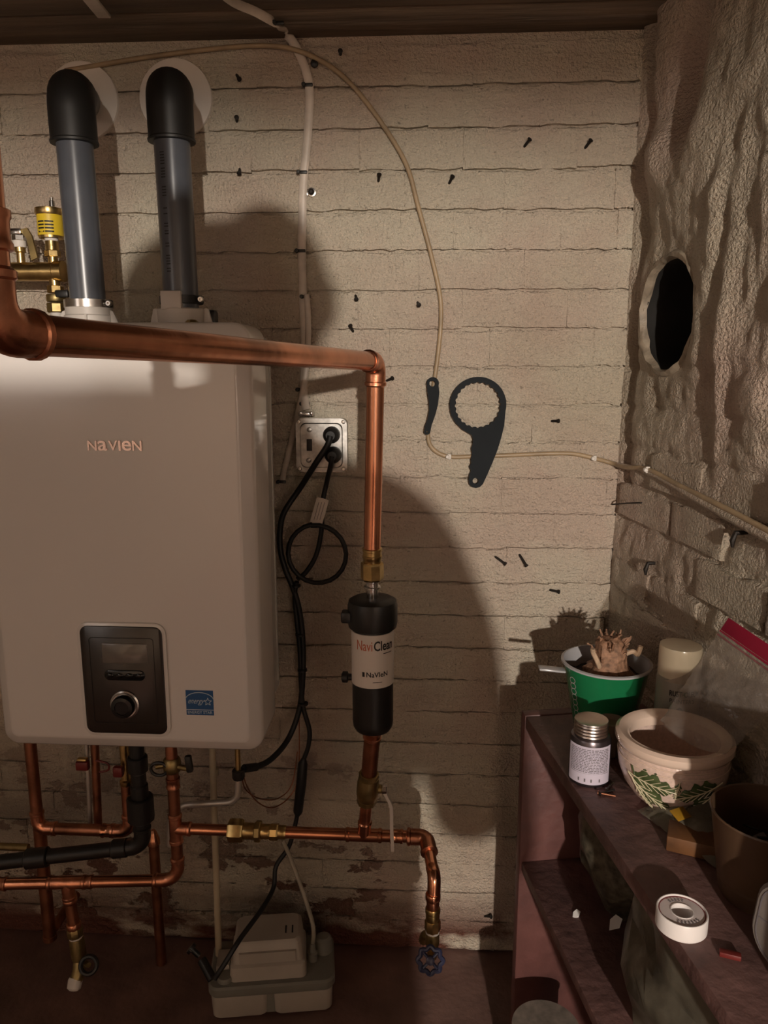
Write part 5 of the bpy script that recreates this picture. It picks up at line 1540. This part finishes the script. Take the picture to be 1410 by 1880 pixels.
MB().tube([pot_pt(S0-0.062, 0.074, 0.001), pot_pt(S0-0.056, 0.066, 0.002), pot_pt(S0-0.053, 0.058, 0.003)], 0.0012, 6).build('leaf_stem', M['leaf'], cp_)

# ---- clear zip bag slumped into the pot
bagt = thing('zip_bag', 'clear plastic zip bag with a dark red zip strip slumped in the ceramic pot', 'bag', cc_ + V((0.05, 0.02, 0.09)))
B00 = cc_ + V((-0.035, -0.01, 0.075)); 
zl = W(1322, 1158, 1.03); zr = W(1470, 1262, 0.90)
bl0 = W(1212, 1322, 1.05); bl1 = W(1330, 1385, 0.955)
for side in (-1, 1):
    vs_ = []; fs_ = []; n, m_ = 30, 26
    for i in range(n+1):
        for j in range(m_+1):
            u, v = i/n, j/m_
            a = bl0.lerp(bl1, u); b = zl.lerp(zr, u)
            p = a.lerp(b, v)
            nrm = (zr-zl).cross(zl-bl0).normalized()
            puff = math.sin(PI*u)**0.7*math.sin(PI*min(1, v*0.98+0.02))*0.022 + 0.0008
            wr = 0.006*mnoise.noise(V((u*5 + v*2, v*9, 1.5*side))) + 0.0035*mnoise.noise(V((u*14, v*16, 4*side)))
            p = p + nrm*(side*puff + wr*(1-v*0.6))
            p.z += -0.012*math.sin(PI*u)*(1-v)
            vs_.append(p)
    for i in range(n):
        for j in range(m_):
            a = i*(m_+1)+j
            fs_.append((a, a+m_+1, a+m_+2, a+1))
    MB().add(vs_, fs_).build('film', M['bag'], bagt)
up_ = (zl-bl0).normalized()
zz_ = MB(); zd = (zr-zl).normalized()
zz_.layers([[zl + up_*s_ + FW*q for s_, q in ((0.002, -0.001), (0.022, -0.001), (0.022, 0.001), (0.002, 0.001))], [zr + up_*s_ + FW*q for s_, q in ((0.002, -0.001), (0.022, -0.001), (0.022, 0.001), (0.002, 0.001))]])
o = zz_.build('zip_strip', M['zip'], bagt); o['label'] = 'dark red zip strip'
for s_ in (0.0, -0.006):
    MB().tube([zl + up_*s_, zr + up_*s_], 0.0014, 6).build('zip_track', M['zip'], bagt)

# ---- carton added out of view to shade the right side of the shelf
cb0 = sp3(0.86, 0.125, ST)
ctn = thing('shelf_carton', 'plain brown cardboard carton standing at the near end of the shelf', 'carton', cb0)
M['card'] = mat('cardboard', (0.30, 0.20, 0.12), 0.8)
MB().box(cb0 + UP*0.14, (0.15, 0.155, 0.28), Rs, bev=0.002).build('carton_body', M['card'], ctn)
MB().box(cb0 + UP*0.2815 + SV*0.02, (0.152, 0.075, 0.003), Rs @ Matrix.Rotation(0.05, 3, 'X'), bev=0.001).build('flap', M['card'], ctn)
# ---- small tin jar
jc = on_top(1080, 1428); JR = S(37, jc + UP*0.04)
jz = W(1080, 1360, jc.y).z - ST
jr = thing('primer_jar', 'small round tin with a ribbed silver lid and a lavender label of fine print', 'tin', jc)
jt = W(1080, 1334, jc.y).z - ST
MB().lathe(jc, UP, [(JR*0.95, 0), (JR, 0.003), (JR, jt*0.80), (JR*0.93, jt*0.86), (JR*0.80, jt*0.88)], 40).build('tin_body', M['tin_dark'], jr)
lidp = [(JR*0.76, jt*0.86)]
for k in range(4):
    z0_ = jt*0.88 + k*0.0052
    lidp += [(JR*0.80, z0_), (JR*0.835, z0_+0.0018), (JR*0.80, z0_+0.0042)]
lidp += [(JR*0.83, jt*0.88+0.0215), (JR*0.80, jt*0.88+0.0235), (JR*0.70, jt*0.88+0.0225), (0.001, jt*0.88+0.0225)]
MB().lathe(jc, UP, lidp, 40).build('lid', M['tin'], jr)
am4 = math.atan2(-jc.x, jc.y)
lb2 = MB(); cyl_patch(lb2, jc, JR+0.0006, am4-1.15, am4+1.2, lambda t: ST+0.006, lambda t: ST+jt*0.78, 24, 2)
lo4 = lb2.build('label', M['jarlabel'], jr)
fp = MB(); random.seed(8)
for q in range(15):
    z_ = jt*0.30 + q*(jt*0.45/15)
    a = am4 - 0.98
    while a < am4 + 0.95:
        w_ = random.uniform(0.06, 0.22)
        bar_round(fp, (jc.x, jc.y), ST+z_, ST+z_+0.0012, JR+0.001, a, min(a+w_, am4+1.0), 3)
        a += w_ + 0.035
bar_round(fp, (jc.x, jc.y), ST+jt*0.27, ST+jt*0.278, JR+0.001, am4-1.0, am4+1.05, 10)
for a in (-0.5, -0.2, 0.1, 0.5):
    bar_round(fp, (jc.x, jc.y), ST+jt*0.12, ST+jt*0.18, JR+0.001, am4+a, am4+a+0.07, 2)
fp.build('fine_print', M['greyink'], lo4, smooth=False, merge=False)

# ---- little clay cup between tin and planter
ck = on_top(1119, 1384)
ckm = thing('clay_cup', 'small dusty clay cup behind the tin, beside the green planter', 'cup', ck)
MB().lathe(ck, UP, [(0.016, 0), (0.0175, 0.002), (0.0215, 0.052)], 24).build('cup_body', M['clay'], ckm)
MB().lathe(ck + UP*0.05, UP, [(0.0215, 0), (0.024, 0.001), (0.024, 0.011), (0.0215, 0.012), (0.020, 0.002), (0.001, 0.001)], 24).build('cup_rim', M['clay'], ckm)

# ---- loose nails beside the tin
for (ax_, ay_, bx_, by2, lab, m) in ((1113, 1453, 1125, 1440, 'bright short nail lying by the tin on the red shelf', 'steel'), (1098, 1458, 1130, 1464, 'dull nail lying by the tin on the red shelf', 'copper_dull'), (1100, 1460, 1128, 1452, 'dark nail crossing the dull nail by the tin', 'nail')):
    a = on_top(ax_, ay_) + UP*0.0022; b = on_top(bx_, by2) + UP*0.0022
    d = (b-a).normalized()
    one(MB().tube([a, b], 0.0016, 8).lathe(a - d*0.001, d, [(0.0016, 0), (0.0036, 0.0003), (0.0036, 0.0015), (0.0016, 0.002)], 10), 'loose_nail', M[m], lab, 'nail', a - UP*0.0022, 'loose nails on the shelf')

# ---- flat bag with wood block
wb0 = on_top(1222, 1562); wb1 = on_top(1330, 1588)
wdir = (wb1-wb0); wl_ = wdir.length; wdir.normalize(); wn = V((-wdir.y, wdir.x, 0))
one(MB().box(wb0 + wdir*wl_/2 + wn*0.022 + UP*0.011, (wl_, 0.044, 0.022), Matrix((wdir, wn, UP)).transposed(), bev=0.002), 'wood_block', M['wood'], 'orange-brown wood block lying on the shelf under a crumpled bag', 'wood block', wb0)
fb = thing('crumpled_bag', 'dark cloudy plastic bag with a yellow patch lying over the wood block', 'bag', on_top(1250, 1530))
fo_ = on_top(1175, 1500); vs_ = []; fs_ = []; n, m_ = 26, 18
c00, c10, c01, c11 = on_top(1170, 1492), on_top(1318, 1600), on_top(1260, 1448), on_top(1395, 1500)
for s_ in (0, 1):
    vs_ = []; fs_ = []
    for i in range(n+1):
        for j in range(m_+1):
            u, v = i/n, j/m_
            p = c00.lerp(c10, u).lerp(c01.lerp(c11, u), v)
            e = math.sin(PI*u)**0.5*math.sin(PI*v)**0.5
            p.z = ST + 0.0035 + (0.034*e*min(1, 0.35+u*1.2) + 0.007*mnoise.noise(V((u*7, v*7, 1))) + 0.004*mnoise.noise(V((u*17, v*17, 3))) if s_ else 0.0)
            p.z = max(p.z, ST + 0.0025)
            vs_.append(p)
    for i in range(n):
        for j in range(m_):
            a = i*(m_+1)+j
            fs_.append((a, a+m_+1, a+m_+2, a+1))
    if s_: MB().add(vs_, fs_).build('film', M['bag_dark'], fb)
yp = on_top(1248, 1522)
ym = MB(); ym.box(on_top(1246, 1535) + UP*0.034, (0.024, 0.018, 0.002), Matrix.Rotation(0.5, 3, 'Z') @ Matrix.Rotation(0.35, 3, 'X'), bev=0.0006)
o = ym.build('yellow_patch', M['yellowfoil'], fb); o['label'] = 'yellow printed patch'

# ---- brown pot at the right edge
bp0 = on_top(1396, 1640); BPR = 0.066
bpt = thing('brown_pot', 'brown plastic flower pot with black scraps inside at the right edge', 'pot', bp0)
bhz = W(1396, 1492, bp0.y).z - ST
MB().lathe(bp0, UP, [(BPR*0.72, 0), (BPR*0.74, 0.003), (BPR*0.97, bhz-0.004), (BPR*1.0, bhz-0.001), (BPR*0.985, bhz+0.001), (BPR*0.955, bhz), (BPR*0.93, bhz-0.01), (BPR*0.78, 0.02), (0.001, 0.018)], 48).build('pot_wall', M['terracotta'], bpt)
random.seed(13)
for k in range(7):
    a = random.uniform(0, 2*PI); r = random.uniform(0.0, 0.032)
    c = bp0 + V((r*math.cos(a), r*math.sin(a), bhz*random.uniform(0.45, 0.75)))
    Rm = Matrix.Rotation(random.uniform(0, 3), 3, 'Z') @ Matrix.Rotation(random.uniform(0.4, 1.3), 3, 'X')
    poly = [(0.024*math.cos(t)*random.uniform(.6, 1.15), 0.024*math.sin(t)*random.uniform(.6, 1.15)) for t in [2*PI*q/7 for q in range(7)]]
    mb = MB(); mb.plate([poly], c, Rm.col[0], Rm.col[1], Rm.col[2], 0.0015)
    one(mb, 'plastic_scrap', M['black'] if k < 5 else M['greyink'], 'torn black plastic scrap inside the brown pot', 'scrap', c, 'scraps in the brown pot', smooth=False)

# ---- roll of white thread tape
tc_ = on_top(1250, 1700); TR = 0.0285; TH = 0.021
tpe = thing('thread_tape_roll', 'white roll of thread seal tape lying on the red shelf', 'tape roll', tc_)
MB().lathe(tc_, UP, [(TR*0.97, 0), (TR, 0.001), (TR, TH-0.001), (TR*0.975, TH), (TR*0.94, TH), (TR*0.925, TH-0.002), (TR*0.925, 0.001)], 48, cap=False).build('shell', M['tape'], tpe)
fc = MB().lathe(tc_, UP, [(TR*0.925, 0.0005), (TR*0.925, TH-0.0022), (TR*0.46, TH-0.0014), (TR*0.44, 0.0005)], 48, cap=False).build('spool_face', M['tapeface'], tpe)
MB().lathe(tc_, UP, [(TR*0.455, 0.0005), (TR*0.455, TH-0.0008), (TR*0.42, TH-0.0008), (TR*0.40, 0.0005)], 40, cap=False).build('hub', M['tape'], tpe)
M['redring'] = mat('dark_red_print', (0.22, 0.03, 0.035), 0.5)
MB().lathe(tc_ + UP*(TH-0.0019), UP, [(TR*0.90, 0), (TR*0.90, 0.0003), (TR*0.865, 0.0003), (TR*0.865, 0)], 48, cap=False).build('printed_ring', M['redring'], fc)
pm = MB()
for a in range(0, 360, 12):
    if 60 < a < 130 or 230 < a < 320:
        t = math.radians(a)
        for rr in (0.72, 0.62):
            c = tc_ + V((TR*rr*math.cos(t), TR*rr*math.sin(t), TH-0.0011))
            pm.box(c, (0.0012, 0.0022, 0.0002), Matrix.Rotation(t, 3, 'Z'))
pm.build('face_print', M['greyink'], fc, smooth=False)

# ---- pale tub at the right edge
tb = on_top(1452, 1790); 
tub = thing('pale_tub', 'pale rounded plastic tub leaning in at the right edge of the shelf', 'tub', tb)
Rt2 = Matrix.Rotation(ang_r + 0.35, 3, 'Z') @ Matrix.Rotation(0.10, 3, 'Y')
tbc = tb + V((0.004, 0.0, 0.05))
def tlay(w, h, r, y): return [tbc + Rt2 @ V((p[0], y, p[1])) for p in rrect(w, h, r, 7)]
MB().layers([tlay(0.085, 0.098, 0.034, -0.014), tlay(0.092, 0.106, 0.037, -0.010), tlay(0.092, 0.106, 0.037, 0.02), tlay(0.086, 0.10, 0.034, 0.024)]).build('shell', M['greytub'], tub)
MB().plate([rrect(0.078, 0.092, 0.030, 7), rrect(0.0755, 0.0895, 0.029, 7)], tbc + Rt2 @ V((0, -0.0142, 0)), Rt2 @ V((1, 0, 0)), Rt2 @ V((0, 0, 1)), Rt2 @ V((0, -1, 0)), 0.0006).build('lid_seam', M['greyink'], tub)
MB().box(tbc + Rt2 @ V((0.0, -0.0143, -0.004)), (0.075, 0.001, 0.0014), Rt2).build('face_line', M['greyink'], tub)

# ---- clear tub and black box behind the pot
gt = on_top(1392, 1418)
gt_t = thing('clear_cup', 'clear plastic cup with a pale rim behind the ceramic pot', 'cup', gt)
ghz = W(1360, 1330, gt.y).z - ST
MB().lathe(gt + V((-0.014, 0, 0)), UP, [(0.026, 0), (0.030, ghz-0.003)], 32).build('cup_wall', M['glass'], gt_t)
MB().lathe(gt + V((-0.014, 0, ghz-0.004)), UP, [(0.030, 0), (0.033, 0.001), (0.033, 0.004), (0.030, 0.005)], 32, cap=False).build('cup_rim', M['greytub'], gt_t)
bb = on_top(1424, 1440)
bbx = thing('black_box', 'small black carton with a white barcode label at the right edge', 'box', bb)
bbh = W(1410, 1320, bb.y).z - ST
MB().box(bb + UP*bbh/2, (0.045, 0.03, bbh), Matrix.Rotation(-0.1, 3, 'Z'), bev=0.0015).build('carton', M['black'], bbx)
bl5 = MB().box(bb + V((-0.006, -0.0155, bbh*0.66)), (0.026, 0.001, bbh*0.34), Matrix.Rotation(-0.1, 3, 'Z')).build('label', M['label'], bbx)
bm_ = MB()
for k in range(7): bm_.box(bb + V((-0.006, -0.0162, bbh*0.56 + k*bbh*0.03)), (0.018, 0.0006, 0.0012), Matrix.Rotation(-0.1, 3, 'Z'))
bm_.build('label_print', M['ink'], bl5)

# ---- red scrap on the shelf
rs_ = on_top(1340, 1757)
one(MB().box(rs_ + UP*0.003, (0.022, 0.008, 0.006), Matrix.Rotation(-0.3, 3, 'Z'), bev=0.001), 'red_scrap', M['red'], 'small red plastic scrap on the shelf beyond the tape roll', 'scrap', rs_)

# ---- bags and scraps on the lower board
def blob_bag(name, label, c, size, seed, m, print_=False):
    t = thing(name, label, 'bag', V((c.x, c.y, LS)))
    vs_ = []; fs_ = []; n, k_ = 18, 28
    for i in range(n+1):
        th = PI*i/n
        for k in range(k_):
            ph_ = 2*PI*k/k_
            d = V((math.sin(th)*math.cos(ph_), math.sin(th)*math.sin(ph_), math.cos(th)))
            q = 1 + 0.22*mnoise.noise(d*2.2 + V((seed, 0, 0))) + 0.10*(1-2*abs(mnoise.noise(d*5 + V((0, seed, 0)))))
            p = V((c.x, c.y, LS + size[2])) + Rs @ V((d.x*size[0]*q, d.y*size[1]*q, 0)) + UP*(d.z*size[2]*q)
            p.z = max(p.z, LS + 0.001)
            lim = (p - SC).dot(SV)
            if lim > SDEP - 0.014: p -= SV*(lim - (SDEP - 0.014))
            if p.z > ST - 0.03: p.z = ST - 0.03
            vs_.append(p)
    for i in range(n):
        for k in range(k_):
            fs_.append((i*k_+k, (i+1)*k_+k, (i+1)*k_+(k+1) % k_, i*k_+(k+1) % k_))
    MB().add(vs_, fs_).build('film', m, t)
    return t
M['bag_grey'] = mat('dusty_grey_bag', (0.105, 0.092, 0.068), 0.32, var=0.35, scale=25, bump=0.004, bscale=26)
M['bag_print'] = mat('dark_patterned_bag', (0.085, 0.072, 0.05), 0.4, var=0.7, scale=70, bump=0.003, bscale=50)
c = sp3(0.14, 0.15, 0); blob_bag('stuffed_bag', 'dark patterned plastic bag on the lower board near the end panel', c, (0.085, 0.078, 0.130), 2.0, M['bag_print'])
c = sp3(0.47, 0.125, 0); blob_bag('grey_plastic_bag', 'large wrinkled grey plastic bag hanging out over the lower board', c, (0.17, 0.098, 0.14), 6.0, M['bag_grey'])
def scrap(px, py, label, s, z=LS, cat='paper scrap'):
    p = WZ(px, py, z)
    mb = MB(); mb.plate([[(-s, -s*0.5), (s*0.2, -s*0.8), (s, -s*0.1), (s*0.6, s*0.7), (-s*0.3, s*0.5)]], p + UP*0.002, V((0.9, 0.3, 0.3)).normalized(), V((-0.3, 0.9, 0.25)).normalized(), V((0, 0, 1)), 0.0012)
    one(mb, 'paper_scrap', M['paper'], label, cat, p, smooth=False)
scrap(1057, 1680, 'tiny white scrap lying on the lower board', 0.009)
scrap(1128, 1696, 'torn white paper edge sticking out beside the grey bag', 0.014, LS+0.05)
hk = WZ(1042, 1566, LS)
one(MB().tube([hk + V((0.012*math.cos(t), 0.003*math.sin(t), 0.014 + 0.011*math.sin(t))) for t in [2*PI*k/20 for k in range(22)]], 0.0018, 8, cap=False), 'wire_loop', M['nail'], 'small dark wire loop standing on the lower board by the bag', 'wire', hk)

# ---- paint can on the floor under the shelf
pcn2 = WZ(986, 1862, 0.19); 
pcan = thing('paint_can', 'round dusty paint can standing on the floor under the shelf', 'paint can', V((pcn2.x+0.012, pcn2.y-0.03, 0.0)))
pc0 = V((pcn2.x+0.012, pcn2.y-0.03, 0.0))
MB().lathe(pc0, UP, [(0.058, 0), (0.060, 0.002), (0.059, 0.006), (0.059, 0.184), (0.061, 0.187), (0.061, 0.192)], 40).build('can_wall', M['stone'], pcan)
MB().lathe(pc0 + UP*0.185, UP, [(0.059, 0), (0.059, 0.006), (0.055, 0.007), (0.058, 0.002), (0.050, 0.002), (0.048, 0.004), (0.001, 0.005)], 40).build('lid', M['stone'], pcan)
MB().tube(spline([pc0 + V((-0.060, -0.01, 0.15)), pc0 + V((-0.045, -0.053, 0.12)), pc0 + V((0.02, -0.066, 0.11)), pc0 + V((0.060, -0.01, 0.15))], 6), 0.0018, 6).build('bail', M['nail'], pcan)

# ---------------------------------------------------------------- added tank, never in view, shading the boiler front and lower wall
tk = V((-0.07, -1.20, 0.0))
tank = thing('storage_tank', 'tall cream hot-water storage tank standing behind the photographer', 'water tank', tk)
TKR, TKH = 0.255, 1.55
MB().lathe(tk, UP, [(TKR, 0.06), (TKR, TKH-0.03), (TKR*0.985, TKH-0.012), (TKR*0.90, TKH-0.003), (0.03, TKH)], 56).build('jacket', M['pump'], tank)
for zz in (0.25, 1.25):
    MB().lathe(tk + UP*zz, UP, [(TKR, 0), (TKR+0.002, 0.001), (TKR+0.002, 0.013), (TKR, 0.014)], 56).build('band', M['pumplid'], tank)
for k in range(3):
    a = PI/6 + k*2*PI/3
    MB().lathe(tk + V((0.2*math.cos(a), 0.2*math.sin(a), 0)), UP, [(0.018, 0), (0.022, 0.065)], 14).build('foot', M['black'], tank)

# ---------------------------------------------------------------- the photographer, who stands behind the camera and shades the wall
def skinned(name, m, verts, edges, radii, root, sub=2):
    me = bpy.data.meshes.new(name)
    me.from_pydata([tuple(v) for v in verts], edges, [])
    o = bpy.data.objects.new(name, me); COL.objects.link(o)
    md = o.modifiers.new('skin', 'SKIN'); md.use_smooth_shade = True
    sv = me.skin_vertices[0].data
    for i, r in enumerate(radii):
        sv[i].radius = (r, r) if not isinstance(r, tuple) else r
        sv[i].use_root = (i == root)
    s2 = o.modifiers.new('sub', 'SUBSURF'); s2.levels = sub; s2.render_levels = sub
    me.materials.append(m)
    return o
PX, PY = 0.0, -0.44
pv = [(0, 0, 0.93), (0, 0.0, 1.10), (0, 0.0, 1.24), (0, 0.0, 1.36), (0, 0.02, 1.45), (0, 0.06, 1.54), (0, 0.08, 1.62), (0, 0.075, 1.66)]
pr = [(0.245, 0.12), (0.235, 0.11), (0.215, 0.115), (0.14, 0.09), 0.055, 0.06, 0.082, 0.06]
pe = [(0, 1), (1, 2), (2, 3), (3, 4), (4, 5), (5, 6), (6, 7)]
for sx in (-1, 1):
    i = len(pv)
    pv += [(sx*0.18, 0.0, 1.33), (sx*0.245, 0.02, 1.17), (sx*0.275, 0.06, 0.895), (sx*0.18, 0.19, 1.10), (sx*0.095, 0.30, 1.245)]
    pr += [0.066, 0.062, 0.058, 0.038, 0.028]
    pe += [(3, i), (i, i+1), (i+1, i+2), (i+2, i+3), (i+3, i+4)]
    i = len(pv)
    pv += [(sx*0.10, 0.0, 0.84), (sx*0.11, 0.02, 0.48), (sx*0.115, -0.02, 0.10), (sx*0.115, -0.01, 0.045), (sx*0.125, 0.12, 0.035)]
    pr += [0.088, 0.06, 0.042, 0.045, 0.035]
    pe += [(0, i), (i, i+1), (i+1, i+2), (i+2, i+3), (i+3, i+4)]
body = skinned('person', M['shirt'], [(a, b, c) for a, b, c in pv], pe, pr, 0)
body.location = (PX, PY, 0)
tag(body, 'person in dark clothes standing behind the camera holding up a phone', 'person')
# hands: palm and five separate bent fingers on each side of the phone
for sx in (-1, 1):
    hv = [(sx*0.095, 0.30, 1.245), (sx*0.075, 0.325, 1.27), (sx*0.06, 0.345, 1.295)]
    hr = [0.026, (0.03, 0.018), (0.032, 0.016)]
    he = [(0, 1), (1, 2)]
    for q in range(4):
        i = len(hv)
        zz = 1.272 + q*0.019
        hv += [(sx*0.062, 0.372, zz), (sx*0.046, 0.388, zz+0.002), (sx*(0.026 - 0.003*abs(q-1.5)), 0.391, zz+0.003)]
        hr += [0.009, 0.0085, 0.0075]
        he += [(2, i), (i, i+1), (i+1, i+2)]
    i = len(hv)
    hv += [(sx*0.05, 0.345, 1.305), (sx*0.032, 0.352, 1.325)]
    hr += [0.011, 0.009]; he += [(1, i), (i, i+1)]
    hnd = skinned('hand', M['skin'], hv, he, hr, 0)
    hnd.parent = body
# face and hair
HC = V((PX, PY + 0.085, 1.605))
hd = bpy.data.objects.new
fm = MB(); fm.ball(V((0, 0.083, 1.60)), 0.092, 20, (0.86, 1.02, 1.2)); fm.ball(V((0, 0.178, 1.585)), 0.014, 8, (0.8, 1.2, 1.4))
for sx in (-1, 1):
    fm.ball(V((sx*0.079, 0.075, 1.595)), 0.022, 8, (0.45, 0.8, 1.4))
fm.lathe(V((0, 0.04, 1.42)), (0, 0.2, 1), [(0.056, 0), (0.052, 0.1), (0.054, 0.13)], 14)
fo = fm.build('head', M['skin'], None, V((0, 0, 0))); fo.parent = body
em = MB()
for sx in (-1, 1): em.ball(V((sx*0.031, 0.169, 1.612)), 0.010, 8, (1.2, 0.6, 0.8))
em.box(V((0, 0.172, 1.55)), (0.042, 0.01, 0.008), bev=0.003)
eo = em.build('face', M['hair'], None, V((0, 0, 0))); eo.parent = fo
hm = MB(); hm.ball(V((-0.05, 0.066, 1.600)), 0.100, 24, (1.30, 1.0, 0.95)); ho = hm.build('hair', M['hair'], None, V((0, 0, 0))); ho.parent = body
lg = MB()
for sx in (-1, 1):
    lg.tube([V((sx*0.09, 0.0, 0.94)), V((sx*0.105, 0.005, 0.8)), V((sx*0.112, 0.02, 0.48)), V((sx*0.116, -0.02, 0.09))], [0.108, 0.098, 0.072, 0.062], 14)
lo = lg.build('trousers', M['jeans'], None, V((0, 0, 0))); lo.parent = body
phone = MB().box((0.0, -0.062, 1.315), (0.076, 0.008, 0.155), bev=0.003)
one(phone, 'phone', M['black'], 'black phone held up in both hands behind the lens', 'phone', (0, -0.062, 1.315))
